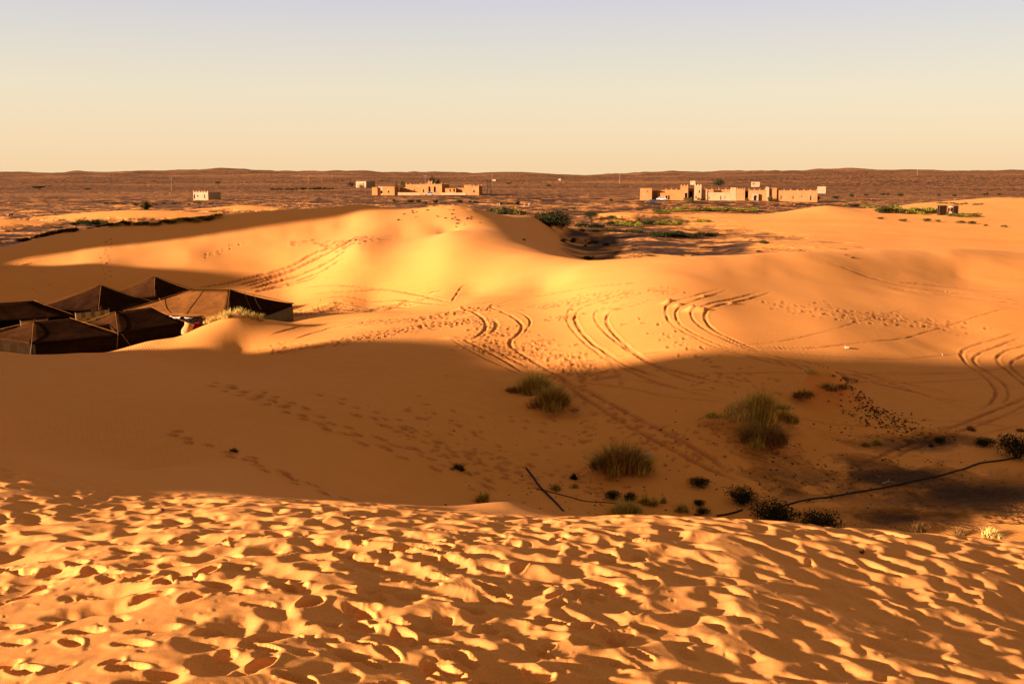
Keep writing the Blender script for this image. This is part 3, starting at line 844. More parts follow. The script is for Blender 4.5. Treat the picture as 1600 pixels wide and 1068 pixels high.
M_GLASS = mat_noise('tinted_glass', (.02, .022, .025), (.02, .022, .025), 1, rough=.08, spec=.6)
M_RUBBER = mat_noise('rubber', (.015, .013, .012), (.02, .018, .016), 2, rough=.8)
M_PIPE = mat_noise('black_hose', (.020, .012, .009), (.03, .018, .012), 5, rough=.7, spec=.08)
M_STONE = mat_noise('dark_stone', (.06, .022, .010), (.10, .038, .015), 5, (.035, .014, .008), .9, .02, 12)
M_PALE = mat_noise('pale_scrap', (.48, .32, .19), (.36, .23, .13), 6)
M_GOAT_D = mat_noise('dark_goat_hair', (.03, .02, .015), (.05, .03, .02), 8)
M_BARK = mat_noise('bark', (.10, .055, .03), (.07, .038, .02), 8, rough=.95)

# ------------------------------------------------------------------ the tents
def cloth_face(mb, a, b, c, d, n=8, m=8, sag=.12, wob=.03, seed=0):
    """quad a-b (upper edge) to d-c (lower edge), hanging in a slight curve"""
    k = len(mb.v)
    for i in range(m + 1):
        t = i / m
        for j in range(n + 1):
            u = j / n
            p = a.lerp(b, u).lerp(d.lerp(c, u), t)
            s_ = sag * 4 * t * (1 - t)
            w = wob * math.sin(u * 9 + seed) * math.sin(t * 5 + seed * 2) * min(1, 5 * t)
            mb.v.append((p.x, p.y, p.z - s_ + w - .02 * 4 * u * (1 - u) * t))
    for i in range(m):
        for j in range(n):
            q = k + i * (n + 1) + j
            mb.f.append((q, q + n + 1, q + n + 2, q + 1))

def tent(label, corners, ridge, ez, rz, gz, mats, name='tent', pole=True, over=.18, wall_gap=(), seams=True, group='brown camp tents', extra=None):
    """corners: four (x, y) eaves corners in order; ridge: two (x, y) ends. Open eaves height ez, ridge rz, ground gz"""
    cx = sum(c[0] for c in corners) / 4; cy = sum(c[1] for c in corners) / 4
    T = thing(name, label, 'tent', (cx, cy, gz), 0, group)
    L = lambda x, y, z: Vector((x - cx, y - cy, z - gz))
    r0, r1 = L(*ridge[0], rz[0]), L(*ridge[1], rz[1])
    es = ez if isinstance(ez, (list, tuple)) else [ez] * 4
    cs = [L(*corners[i], es[i]) for i in range(4)]
    co = [Vector((c.x * (1 + over / max(2, c.length)), c.y * (1 + over / max(2, c.length)), c.z - .04)) for c in cs]
    # side i runs from corner i to i+1; sides 0 and 2 lie along the ridge, 1 and 3 are the hips
    tops = [(r0, r1), (r1, r1), (r1, r0), (r0, r0)]
    for i in range(4):
        mb = MB()
        a, b = tops[i]
        cloth_face(mb, a, b, co[(i + 1) % 4], co[i], 14, 8, .10 + .02 * i, .025, i * 1.7 + cx)
        o = mb.build('roof_panel', mats[i], T, True)
        sm = o.modifiers.new('thickness', 'SOLIDIFY'); sm.thickness = .03; sm.offset = -1
    # walls, slightly inside the eaves, falling in folds
    for i in range(4):
        if i in wall_gap: continue
        a, b = cs[i], cs[(i + 1) % 4]
        mb = MB(); n = 28
        dirv = (b - a).normalized(); nrm = Vector((dirv.y, -dirv.x, 0))
        for j in range(n + 1):
            u = j / n
            p = a.lerp(b, u)
            w = .05 * math.sin(u * 31 + i) + .03 * math.sin(u * 67)
            mb.v.append((p.x, p.y, p.z - .05)); 
            q = p + nrm * (w - .02); mb.v.append((q.x, q.y, p.z * .5))
            q = p + nrm * (w * 1.6); mb.v.append((q.x, q.y, -.35))
        for j in range(n):
            k = j * 3
            mb.f.append((k, k + 3, k + 4, k + 1)); mb.f.append((k + 1, k + 4, k + 5, k + 2))
        o = mb.build('side_wall', M_TENT_W, T, True)
        sm = o.modifiers.new('thickness', 'SOLIDIFY'); sm.thickness = .02
    # seams over the hips and ridge
    if seams:
        for a, b in ((r0, co[0]), (r0, co[3]), (r1, co[1]), (r1, co[2])):
            mb = MB()
            pts = []
            for t_ in range(9):
                t = t_ / 8
                p = a.lerp(b, t); pts.append((p.x, p.y, p.z + .015))
            mb.tube(pts, .022, 5)
            mb.build('hip_seam', M_TENT_L, T, True)
    if pole:
        for r_ in (r0, r1):
            mb = MB(); mb.tube([(r_.x, r_.y, -.3), (r_.x, r_.y, r_.z - .06)], .05, 8)
            mb.build('tent_pole', M_WOOD, T, True)
    for c in co:
        out = Vector((c.x, c.y, 0)).normalized()
        mb = MB(); mb.tube([(c.x, c.y, c.z), (c.x + out.x * 1.1, c.y + out.y * 1.1, -.1)], .012, 4)
        mb.build('guy_rope', M_ROPE, T)
        mb = MB(); mb.tube([(c.x + out.x * 1.1, c.y + out.y * 1.1, -.3), (c.x + out.x * 1.12, c.y + out.y * 1.12, .12)], .025, 5)
        mb.build('peg', M_WOOD, T)
    return T, L

GZ = -0.5
tA, LA = tent('long tawny tent at the right end of the camp, half behind the grassy sand mound',
     [(-28.4, 72.6), (-19.9, 68.6), (-17.05, 76.6), (-25.5, 80.6)], [(-24.2, 74.9), (-20.95, 73.6)], [1.12, 1.12, 1.15, 1.12], (2.42, 2.55), GZ,
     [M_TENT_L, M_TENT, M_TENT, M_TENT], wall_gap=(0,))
tB, LB = tent('peaked brown tent rearmost in the camp, its tip the highest of the pyramids',
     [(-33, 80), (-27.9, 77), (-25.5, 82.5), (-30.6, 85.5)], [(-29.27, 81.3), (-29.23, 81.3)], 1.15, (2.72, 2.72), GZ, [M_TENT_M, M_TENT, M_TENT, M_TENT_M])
tC, LC = tent('dark pyramid tent left of the rearmost one, behind the patterned screen',
     [(-36, 75.5), (-30, 71.5), (-27, 76.5), (-33, 80.5)], [(-31.53, 76), (-31.49, 76)], 1.0, (2.6, 2.6), GZ, [M_TENT, M_TENT, M_TENT, M_TENT])
tD, LD = tent('low black-brown tent cut off by the left edge of the picture, behind the pale mats',
     [(-46, 62.6), (-31.6, 71), (-34.4, 74.6), (-48.5, 66.5)], [(-45, 64.8), (-34.3, 71)], 1.0, (2.0, 2.05), GZ, [M_TENT, M_TENT, M_TENT, M_TENT], wall_gap=(0,))
tE, LE = tent('low dark tent nearest the smooth sand ridge, at the bottom left of the camp',
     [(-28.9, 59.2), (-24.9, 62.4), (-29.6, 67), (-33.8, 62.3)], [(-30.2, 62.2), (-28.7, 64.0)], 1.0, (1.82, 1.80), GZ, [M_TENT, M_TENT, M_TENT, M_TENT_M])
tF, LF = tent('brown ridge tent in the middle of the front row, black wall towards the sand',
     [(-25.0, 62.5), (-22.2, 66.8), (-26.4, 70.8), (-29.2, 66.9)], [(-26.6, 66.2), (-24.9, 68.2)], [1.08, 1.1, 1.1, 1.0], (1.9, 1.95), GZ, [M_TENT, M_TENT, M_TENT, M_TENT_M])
# long seams in the roof cloth of the right tent
for (a, b) in (((-26.3, 73.7, 1.85), (-24.6, 71.0, 1.13)), ((-23.2, 74.4, 2.42), (-23.3, 70.3, 1.13)), ((-19.4, 74.2, 2.1), (-18.5, 72.7, 1.15)), ((-20.0, 74.0, 2.3), (-18.9, 71.7, 1.17))):
    mb = MB(); p0 = LA(*a); p1 = LA(*b)
    mb.tube([tuple(p0.lerp(p1, k / 6) - Vector((0, 0, .1 * 4 * (k / 6) * (1 - k / 6) - .045))) for k in range(7)], .02, 4)
    mb.build('seam', M_SEAM if a[0] > -20 else M_TENT_L, tA)
# arcade of pale canvas with two arched doorways under its front eaves, with a lattice window
def arch_wall(T, p0, p1, h, arches, mat, th=.08):
    """wall from p0 to p1 (local), arches as (centre u, half width u, height)"""
    d = p1 - p0; Lw = math.hypot(d.x, d.y)
    dx = Vector((d.x, d.y, 0)).normalized(); nn = Vector((dx.y, -dx.x, 0))
    cols = sorted(set([0, 1] + [k / 40 for k in range(41)] + [q for a in arches for q in (a[0] - a[1], a[0] + a[1])]))
    mb = MB()
    def bottom(u):
        for c, hw, hh in arches:
            if c - hw - 1e-6 < u < c + hw + 1e-6:
                return hh * (.62 + .38 * math.sqrt(max(0, 1 - ((u - c) / hw) ** 2)))
        return 0
    for i in range(len(cols) - 1):
        u0, u1 = cols[i], cols[i + 1]; um = (u0 + u1) / 2
        ina = any(c - hw < um < c + hw for c, hw, hh in arches)
        z0 = bottom(u0) if ina else 0; z1 = bottom(u1) if ina else 0
        a = p0 + dx * (u0 * Lw); b = p0 + dx * (u1 * Lw)
        vs = []
        for off in (0, th):
            for (q, zz) in ((a, z0), (b, z1), (b, h), (a, h)):
                w = q + nn * off; vs.append((w.x, w.y, p0.z + zz))
        mb.add(vs, [(0, 1, 2, 3), (7, 6, 5, 4), (0, 4, 5, 1), (3, 2, 6, 7), (0, 3, 7, 4), (1, 5, 6, 2)])
    return mb.build('arched_wall', mat, T)
fa, fb = LA(-26.6, 72.15, GZ), LA(-21.6, 69.85, GZ)
arch_wall(tA, fa, fb, 1.55, [(.34, .085, 1.42), (.60, .085, 1.42)], M_CANVAS)
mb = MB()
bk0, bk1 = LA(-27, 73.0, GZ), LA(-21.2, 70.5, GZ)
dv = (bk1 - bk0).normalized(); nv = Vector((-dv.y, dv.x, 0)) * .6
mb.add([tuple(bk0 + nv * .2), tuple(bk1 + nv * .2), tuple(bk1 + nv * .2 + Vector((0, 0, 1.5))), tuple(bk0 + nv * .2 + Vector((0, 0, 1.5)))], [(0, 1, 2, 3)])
mb.build('dark_backing', M_DARK, tA)  # flat dark sheet behind the arched doorways
# lattice window in the arcade
mb = MB(); dd = (fb - fa).normalized(); nn = Vector((dd.y, -dd.x, 0))
lw0 = fa + dd * 4.0 + nn * .12
for k in range(8):
    p = lw0 + dd * (k * .16); mb.tube([(p.x, p.y, p.z + .85), (p.x, p.y, p.z + 1.5)], .018, 4)
for k in range(5):
    p = lw0; q = lw0 + dd * 1.12; z = .9 + k * .14; mb.tube([(p.x, p.y, p.z + z), (q.x, q.y, q.z + z)], .016, 4)
mb.build('window_lattice', M_WOOD, tA)
# dropped cloth edge of the right wall (dark open gap above an olive wall)
mb = MB(); a = LA(-19.9, 68.6, 1.02); b = LA(-17.05, 76.6, 1.08)
for k in range(15):
    u = k / 14; p = a.lerp(b, u); dz = .55 * max(0, 1 - u) ** .7
    o_ = Vector((.06, -.02, 0))
    mb.v.append((p.x + o_.x, p.y + o_.y, p.z - .12 - dz)); mb.v.append((p.x + .09, p.y - .03, -.3))
for k in range(14):
    mb.f.append((k * 2, k * 2 + 1, k * 2 + 3, k * 2 + 2))
o = mb.build('wall_flap', mat_noise('olive_wall_cloth', (.17, .105, .035), (.13, .08, .026), 2, (.10, .06, .02), .95, .02, 5), tA, True)
sm = o.modifiers.new('thickness', 'SOLIDIFY'); sm.thickness = .03

# reed screens between the tents, each a panel of woven reed squares on a frame
def reed_screen(label, p0, p1, h, mat=M_REED, weave=.22, base=0.0, proud=True):
    T = thing('reed_screen', label, 'screen', p0, 0, 'reed screens of the camp')
    d = Vector(p1) - Vector(p0); L_ = math.hypot(d.x, d.y); dx = Vector((d.x, d.y, 0)) / L_; nn = Vector((dx.y, -dx.x, 0))
    sh = bpy.data.meshes.new('mat_panel')
    mb = MB(); nx = max(1, int(L_ / weave)); nz = max(1, int(h / weave))
    k = 0
    vs = []
    pan = MB()
    a = Vector((0, 0, base)); 
    def Q(u, z, off): 
        w = dx * (u * L_) + nn * off; return (w.x, w.y, base + z + d.z * u)
    pan.add([Q(0, 0, 0), Q(1, 0, 0), Q(1, h, 0), Q(0, h, 0), Q(0, 0, -.03), Q(1, 0, -.03), Q(1, h, -.03), Q(0, h, -.03)],
            [(0, 1, 2, 3), (7, 6, 5, 4), (0, 4, 5, 1), (3, 2, 6, 7), (0, 3, 7, 4), (1, 5, 6, 2)])
    pan.build('mat', mat, T)
    if proud:
        for i in range(nx):
            for j in range(nz):
                if (i + j) % 2: continue
                u0, u1 = (i + .06) / nx, (i + .94) / nx; z0, z1 = (j + .06) * h / nz, (j + .94) * h / nz
                mb.add([Q(u0, z0, .004), Q(u1, z0, .004), Q(u1, z1, .004), Q(u0, z1, .004), Q((u0 + u1) / 2, (z0 + z1) / 2, .03)],
                       [(0, 1, 4), (1, 2, 4), (2, 3, 4), (3, 0, 4)])
        w = mb.build('woven_square', M_REED_D, T); w['kind'] = 'stuff'
    for u in (0, .5, 1):
        mb2 = MB(); q = dx * (u * L_) - nn * .06
        mb2.tube([(q.x, q.y, -.35 + d.z * u), (q.x, q.y, base + h + .06 + d.z * u)], .03, 6); mb2.build('post', M_WOOD, T)
    mb2 = MB(); mb2.tube([Q(0, h, .0), Q(1, h, .0)], .03, 5); mb2.build('top_rail', M_WOOD, T)
    return T
reed_screen('honey yellow screen woven in a checker pattern, between the dark tents', P(119, 500, 69.5)[:2] + (GZ + .1,), P(172, 500, 71.5)[:2] + (GZ + .1,), 1.75, weave=.36)
reed_screen('pale plain reed mat standing under the eaves at the far left edge', P(-20, 500, 63.5)[:2] + (GZ,), P(29, 500, 65.5)[:2] + (GZ,), 1.45, weave=.5)
reed_screen('short reed screen in the second opening of the leftmost tent', P(32, 500, 66.2)[:2] + (GZ + .35,), P(75, 500, 67.3)[:2] + (GZ + .35,), 1.42, proud=False)
reed_screen('narrow dull mat just left of the checkered screen', P(76, 500, 67.9)[:2] + (GZ + .2,), P(118, 500, 69)[:2] + (GZ + .2,), 1.25, weave=.5)

# red rugs hung on a line, and a wicker bale beside them
def rug(label, px0, px1, pytop, Y0, h, seed):
    p0, p1 = P(px0, pytop, Y0), P(px1, pytop + 2, Y0 + .3)
    T = thing('rug', label, 'rug', p0, 0, 'red rugs hung to air')
    mb = MB(); n, m = 12, 8
    d = Vector(p1) - Vector(p0)
    for i in range(m + 1):
        for j in range(n + 1):
            u, t = j / n, i / m
            mb.v.append((d.x * u + .1 * math.sin(u * 9 + seed) * t, d.y * u - .3 * t + .1 * math.sin(u * 14 + seed) * t, d.z * u - h * t - .14 * 4 * u * (1 - u) * (1 - t) - .1 * u * t))
    for i in range(m):
        for j in range(n):
            q = i * (n + 1) + j; mb.f.append((q, q + n + 1, q + n + 2, q + 1))
    o = mb.build('rug_cloth', M_RED, T, True); sm = o.modifiers.new('thickness', 'SOLIDIFY'); sm.thickness = .025
    mb = MB()
    for k in (.16, .3, .7, .84):
        c0 = [(d.x * u / 12, d.y * u / 12 - .3 * k + .1 * math.sin(u / 12 * 14 + seed) * k - .02, d.z * u / 12 - h * k - .14 * 4 * (u / 12) * (1 - u / 12) * (1 - k) - .1 * (u / 12) * k) for u in range(13)]
        mb.tube(c0, .022, 4)
    mb.build('stripe', M_TENT, T)
rug('dark red rug draped over a line between the two right tents', 288, 312, 500, 67.3, .75, .3)
rug('red rug with stripes slumping onto the sand mound, right of the other', 308, 330, 503, 67.6, .55, 1.9)
bt = thing('wicker_bale', 'tan wicker bale leaning at the right corner of the front tent', 'bale', P(291, 522, 65.2))
mb = MB()
for k in range(7):
    z = k * .12
    mb.tube([(math.cos(a) * (.30 + .04 * math.sin(k)), math.sin(a) * .22, z) for a in [i * math.pi / 5 for i in range(11)]], .055, 5)
wb = mb.build('cane_coil', M_REED, bt, True)
mb = MB(); mb.tube([(0, 0, 0), (0, 0, .74)], .27, 10); mb.build('core', M_REED_D, bt, True)
bt.rotation_euler = (.0, .35, .5)

# ------------------------------------------------------------------ desert buildings
def adobe_part(T, name, x0, x1, y0, y1, h, mat, crenel=0, taper=.02, base=-1.2, openings=()):
    """block with slightly battered walls; openings cut as recessed door or window niches on the front"""
    mb = MB()
    i = taper * h
    # front wall is cut into strips round its openings
    ops = sorted(openings)
    mb.add([(x0, y0, base), (x1, y0, base), (x1, y1, base), (x0, y1, base), (x0 + i, y0 + i, h), (x1 - i, y0 + i, h), (x1 - i, y1 - i, h), (x0 + i, y1 - i, h)],
           [(4, 5, 6, 7), (1, 2, 6, 5), (2, 3, 7, 6), (3, 0, 4, 7)])
    xs = [x0] + [q for o_ in ops for q in (o_[0], o_[1])] + [x1]
    def fy(z): return y0 + i * max(0, z) / h
    def fx(x, z):
        t = (x - x0) / (x1 - x0); return x0 + (x1 - x0) * t + i * (1 - 2 * t) * max(z, 0) / h
    for k in range(len(xs) - 1):
        a, b = xs[k], xs[k + 1]
        if b - a < 1e-4: continue
        if k % 2 == 0:
            mb.add([(fx(a, base), fy(base), base), (fx(b, base), fy(base), base), (fx(b, h), fy(h), h), (fx(a, h), fy(h), h)], [(0, 1, 2, 3)])
        else:
            z0, z1 = ops[(k - 1) // 2][2:4]
            mb.add([(fx(a, base), fy(base), base), (fx(b, base), fy(base), base), (fx(b, z0), fy(z0), z0), (fx(a, z0), fy(z0), z0)], [(0, 1, 2, 3)])
            mb.add([(fx(a, z1), fy(z1), z1), (fx(b, z1), fy(z1), z1), (fx(b, h), fy(h), h), (fx(a, h), fy(h), h)], [(0, 1, 2, 3)])
            dp = .45
            A = [(fx(a, z0), fy(z0), z0), (fx(b, z0), fy(z0), z0), (fx(b, z1), fy(z1), z1), (fx(a, z1), fy(z1), z1)]
            Bk = [(x, y + dp, z) for x, y, z in A]
            mb.add(A + Bk, [(0, 4, 5, 1), (1, 5, 6, 2), (2, 6, 7, 3), (3, 7, 4, 0)])
    w = mb.build(name, mat, T)
    for o_ in ops:
        a, b, z0, z1 = o_[:4]
        kind = o_[4] if len(o_) > 4 else 'window'
        dm = {'window': M_DARK, 'door': M_DARK, 'blue_door': M_BLUE, 'wood_door': M_WOOD, 'gate': M_DARK}[kind]
        mb = MB(); mb.box(a + .02, b - .02, fy(z0) + .34, fy(z0) + .40, z0 + .01, z1 - .01)
        nm = 'window' if kind == 'window' else ('gate' if kind == 'gate' else 'door')
        f = mb.build(nm, dm, w if T is not None else None)
        if kind == 'window':
            mb = MB(); mb.box(a - .06, b + .06, fy(z0) - .05, fy(z0) + .04, z0 - .09, z0 - .003); mb.build('sill', M_ADOBE_P, w)
    if crenel:
        n = crenel; 
        for k in range(n):
            cx = x0 + i + .25 + (x1 - x0 - 2 * i - .5) * (k / max(1, n - 1))
            for yy in (y0 + i, ) if n > 3 else (y0 + i, y1 - i - .4):
                mb = MB(); mb.box(cx - .25, cx + .25, yy + .003, yy + .4, h - .01, h + .35)
                mb.box(cx - .13, cx + .13, yy + .06, yy + .34, h + .34, h + .62)
                mb.build('crenel', mat, w)
    # parapet drip line
    mb = MB(); mb.box(x0 + i - .05, x1 - i + .05, y0 + i - .06, y0 + i + .12, h - .28, h - .18); mb.build('cornice', mat, w)
    return w

def S(px0, px1, pxo, k):            # picture x range to metres in a building's own frame
    return ((px0 - pxo) * k, (px1 - pxo) * k)

# right kasbah, 428 m away
k = .277; XO = 1075; ZB0 = 311
p = ground_at(1135, 311.5, 300)
YK = 428.0
gk = hz(P(1075, 311, YK)[0], YK)
KR = thing('kasbah', 'long adobe kasbah with twin gate towers, on the plain at the right', 'building', (P(1075, 311, YK)[0], YK, gk), math.radians(-9))
def kr(name, a, b, top, d0, d1, mat, crenel=0, ops=(), base_py=311.5):
    x0, x1 = S(a, b, XO, k)
    h = (base_py - top) * k
    oo = [((o_[0] - XO) * k, (o_[1] - XO) * k, max(.02, (base_py - o_[3]) * k), (base_py - o_[2]) * k, *(o_[4:])) for o_ in ops]
    return adobe_part(KR, name, x0, x1, d0, d1, h, mat, crenel, openings=oo)
kr('corner_block', 1001.5, 1020, 293, -1, 5, M_ADOBE, 0, [(1012, 1014, 297, 298.5)])
kr('low_wall', 1020.02, 1028, 300, 4, 5, M_ADOBE_O)
kr('low_annex', 1028.02, 1040, 300, 1.5, 6, M_ADOBE_O)
kr('rear_wing', 1020, 1066, 296.5, 6.01, 12, M_ADOBE_O)
kr('wing', 1040.02, 1066, 295.5, 0, 6, M_ADOBE_O, 4, [(1041, 1043.4, 304, 310.6, 'door'), (1044.6, 1047, 304, 310.6, 'door')])
kr('gate_tower', 1063, 1075, 289.3, -1.6, 3.5, M_ADOBE, 3, [(1070, 1074, 300, 310.5, 'gate')])
kr('gateway_back', 1075.02, 1084, 293.5, 5, 6.2, M_ADOBE_O, 0, [(1077, 1082, 298, 310.5, 'gate')])
kr('gate_tower', 1084.02, 1095, 288.8, -1.6, 3.5, M_ADOBE_P, 3, [(1086, 1087.6, 304.5, 308), (1091, 1092.7, 296, 300)])
kr('wall_step', 1095.02, 1104, 296, -.3, 4, M_ADOBE_P, 3)
kr('forecourt_wall', 1104.02, 1139, 299, 0, 1.0, M_ADOBE_P, 0, [(1106, 1107.2, 306, 309.5, 'door'), (1123.6, 1125, 304.5, 310.5, 'door'), (1130, 1131.2, 305, 308)])
kr('main_hall', 1100, 1145, 295.5, 9, 18, M_ADOBE_O, 5)
kr('buttress', 1139.02, 1147, 294, -1.2, 5, M_ADOBE_P, 3)
kr('hall_block', 1147.02, 1160, 294.5, -1.8, 6, M_ADOBE, 4)
kr('deep_recess', 1160.02, 1164.5, 296.5, 2.5, 6, M_ADOBE, 0, [(1160.6, 1164, 299, 310.5, 'door')])
kr('gate_wall', 1164.52, 1191, 295.5, -.8, 6, M_ADOBE, 4)
kr('buttress', 1191.02, 1195.5, 292.8, -1.8, 3, M_ADOBE_P, 2)
kr('hall_block', 1195.52, 1207, 294, -.9, 5, M_ADOBE, 3, [(1198, 1200.5, 305, 308.5)])
kr('long_wall', 1207.02, 1267, 296, -.3, 6, M_ADOBE, 7, [(1213, 1214.4, 304, 309), (1230.5, 1232, 304.5, 308.5), (1243, 1244.2, 304, 306), (1256.2, 1258.4, 303.5, 310.8, 'blue_door')])
kr('portal', 1170, 1180, 301, -1.9, -.81, M_WHITE, 0, [(1173, 1177, 305, 311, 'gate')])
# arch head over the portal opening
mb = MB()
px_, pz_ = (1175 - XO) * k, (311.5 - 305) * k
for q in range(7):
    a0, a1 = math.pi * q / 7, math.pi * (q + 1) / 7
    mb.add([(px_ + .62 * math.cos(a0), -1.99, pz_ - .1 + .6 * math.sin(a0)), (px_ + .62 * math.cos(a1), -1.99, pz_ - .1 + .6 * math.sin(a1)), (px_, -1.99, pz_ - .1),
            (px_ + .62 * math.cos(a0), -1.90, pz_ - .1 + .6 * math.sin(a0)), (px_ + .62 * math.cos(a1), -1.90, pz_ - .1 + .6 * math.sin(a1)), (px_, -1.90, pz_ - .1)],
           [(0, 1, 2), (0, 3, 4, 1)])
mb.build('arch', M_DARK, KR)

# left kasbah, about 505 m away
k2 = .327; XO2 = 664; YL = 505.0
gl = hz(P(664, 306, YL)[0], YL)
KL = thing('kasbah', 'sprawling adobe compound with a taller central block and trees, left of the picture centre', 'building', (P(664, 306, YL)[0], YL, gl), math.radians(-9))
def kl(name, a, b, top, d0, d1, mat, crenel=0, ops=(), base_py=305.8):
    x0, x1 = S(a, b, XO2, k2); h = (base_py - top) * k2
    oo = [((o_[0] - XO2) * k2, (o_[1] - XO2) * k2, max(.02, (base_py - o_[3]) * k2), (base_py - o_[2]) * k2, *(o_[4:])) for o_ in ops]
    return adobe_part(KL, name, x0, x1, d0, d1, h, mat, crenel, openings=oo)
kl('outbuilding', 578, 587, 294.2, 2, 8, M_ADOBE_O)
kl('side_wall', 587.02, 597.5, 293, 3, 4, M_ADOBE_P, 0, [(591, 594.6, 299.5, 304, 'door')])
kl('corner_block', 597.52, 617, 293, -1, 7, M_ADOBE, 0, [(606, 608.5, 299.5, 302.4)])
kl('low_wall', 617.02, 656, 302, 0, .6, M_ADOBE_P)
kl('courtyard_wall', 617.02, 656, 294.8, 8, 9, M_ADOBE_O, 0, [(640, 642, 298, 300)])
kl('rear_block', 626, 690, 290, 9.02, 18, M_ADOBE, 3)
kl('main_block', 656.02, 691, 289.2, 0, 8.9, M_ADOBE, 4, [(660.5, 662.6, 297.5, 301.5), (669.5, 672.8, 293, 301.5, 'door'), (678, 681.2, 293, 301.5, 'door')])
kl('roof_lantern', 668, 675, 286, 1, 3, M_ADOBE, 2, base_py=305.8)
kl('terrace_wall', 691.02, 712, 295.5, 1, 6, M_ADOBE_O, 0, [(702, 704, 296.8, 300.5), (708, 710.5, 295.9, 301)])
kl('yard_wall', 689.5, 729, 302, -1.4, -.8, M_ADOBE_P)
kl('terrace_wall', 712.02, 730, 295.2, 3, 8, M_ADOBE)
kl('upper_room', 720, 737, 290.8, 8.02, 13, M_ADOBE_O)
kl('corner_block', 730.02, 749, 291.8, -1, 8, M_ADOBE, 2, [(740, 742.4, 298.5, 301.4)])

def small_house(label, pxa, pxb, top, base, Y, depth, mat=M_WHITE, ops=(), crenel=0, rot=0.0, side=None):
    kk = Y / 1556.0 * 1.01
    xc = P((pxa + pxb) / 2, base, Y)[0]
    g = CZ + (P((pxa + pxb) / 2, base, Y)[2] - CZ)
    gz = hz(xc, Y)
    T = thing('small_house', label, 'house', (xc, Y, gz), rot)
    hw = (pxb - pxa) / 2 * kk; zt = P(0, top, Y)[2] - gz
    zb_ = P(0, base, Y)[2] - gz
    oo = [((o_[0] - (pxa + pxb) / 2) * kk, (o_[1] - (pxa + pxb) / 2) * kk, max(.02, P(0, o_[3], Y)[2] - gz), P(0, o_[2], Y)[2] - gz, *(o_[4:])) for o_ in ops]
    adobe_part(T, 'wall', -hw, hw, 0, depth, zt, mat, crenel, base=min(-1.5, zb_ - .5), openings=oo)
    # flat earth roof set inside the parapet
    mb = MB(); mb.box(-hw + .3, hw - .3, .3, depth - .3, zt + .004, zt + .06); mb.build('roof', M_ADOBE, T)
    return T
small_house('small pale cube house with dark doorway, alone on the plain at the left', 300, 327.5, 300.3, 311, 432, 9, M_WHITE,
            [(301, 303.2, 303.8, 310.6, 'door'), (307, 309.2, 305, 307.8), (320, 322, 304, 309.6, 'wood_door')], 6, math.radians(-20))
small_house('white house with a dark flank beyond the left compound', 555, 573, 283.4, 290, 760, 14, M_WHITE, [(567.5, 569, 286, 288.6)], 0, math.radians(-22))
small_house('pale two-windowed hut on the slope behind the right kasbah gate', 1174.8, 1186.8, 284.3, 289.2, 800, 7, M_WHITE, [(1176.2, 1177.6, 286, 288.6), (1178.8, 1180, 286, 288.6)], 0, math.radians(-10))
small_house('pale square hut just right of the long kasbah', 1278, 1290, 291.5, 298, 560, 5, M_WHITE, (), 0, math.radians(-14))
small_house('tiny pale hut above the twin towers of the kasbah', 1078.5, 1086.5, 282.6, 285.2, 950, 6, M_WHITE, [(1081, 1082, 283.3, 284.6)], 0, math.radians(-18))
small_house('tiny pale hut on the dark plain in the middle distance, right of the centre trees', 872.5, 876.6, 279.3, 281.4, 1500, 7, M_WHITE, (), 0, math.radians(-15))
small_house('tiny far hut behind the tall dark frame pylon', 769.5, 774.5, 280.2, 282, 1500, 7, M_ADOBE_P, (), 0, math.radians(-15))
small_house('faint pale hut far out above the flat-topped acacia at the left', 49, 53.5, 284.4, 285.9, 1250, 6, M_WHITE, (), 0, math.radians(-15))

# ------------------------------------------------------------------ vegetation
ORD = ['first', 'second', 'third', 'fourth', 'fifth', 'sixth', 'seventh', 'eighth', 'ninth', 'tenth', 'eleventh', 'twelfth', 'thirteenth', 'fourteenth', 'fifteenth', 'sixteenth',
       'seventeenth', 'eighteenth', 'nineteenth', 'twentieth'] + ['twenty-' + q for q in ('first', 'second', 'third', 'fourth', 'fifth', 'sixth', 'seventh', 'eighth', 'ninth')] + ['thirtieth'] + ['thirty-' + q for q in ('first', 'second', 'third', 'fourth', 'fifth', 'sixth')]
def leaf_mat(name, c1, c2, rough=.75):
    m, nt, b = new_mat(name, rough, .0)
    oi = N(nt, 'NewGeometry').outputs['Random Per Island']
    c = mixc(nt, oi, c1, c2)
    nt.links.new(c, b.inputs['Base Color'])
    return m
M_LEAF_D = leaf_mat('dark_leaf', (.014, .012, .004), (.045, .036, .010))
M_LEAF_G = leaf_mat('green_leaf', (.10, .080, .008), (.22, .16, .014))
M_LEAF_O = leaf_mat('olive_leaf', (.05, .038, .008), (.12, .08, .014))
M_GRASS_Y = leaf_mat('yellow_grass', (.40, .24, .04), (.60, .38, .09))
M_GRASS_O = leaf_mat('olive_grass', (.20, .115, .014), (.60, .36, .05))
M_GRASS_B = leaf_mat('brown_grass', (.12, .05, .012), (.40, .19, .045))
M_GRASS_P = leaf_mat('dry_pale_grass', (.46, .27, .05), (.66, .42, .10))

def fast_mesh(name, co, quads, mat, tris=None):
    me = bpy.data.meshes.new(name)
    co = np.asarray(co, dtype=np.float32)
    me.vertices.add(len(co)); me.vertices.foreach_set('co', co.ravel())
    q = np.asarray(quads, dtype=np.int32)
    n = q.shape[1]
    me.loops.add(q.size); me.loops.foreach_set('vertex_index', q.ravel())
    me.polygons.add(len(q)); me.polygons.foreach_set('loop_start', (np.arange(len(q)) * n).astype(np.int32))
    me.update(calc_edges=True)
    me.materials.append(mat)
    return me

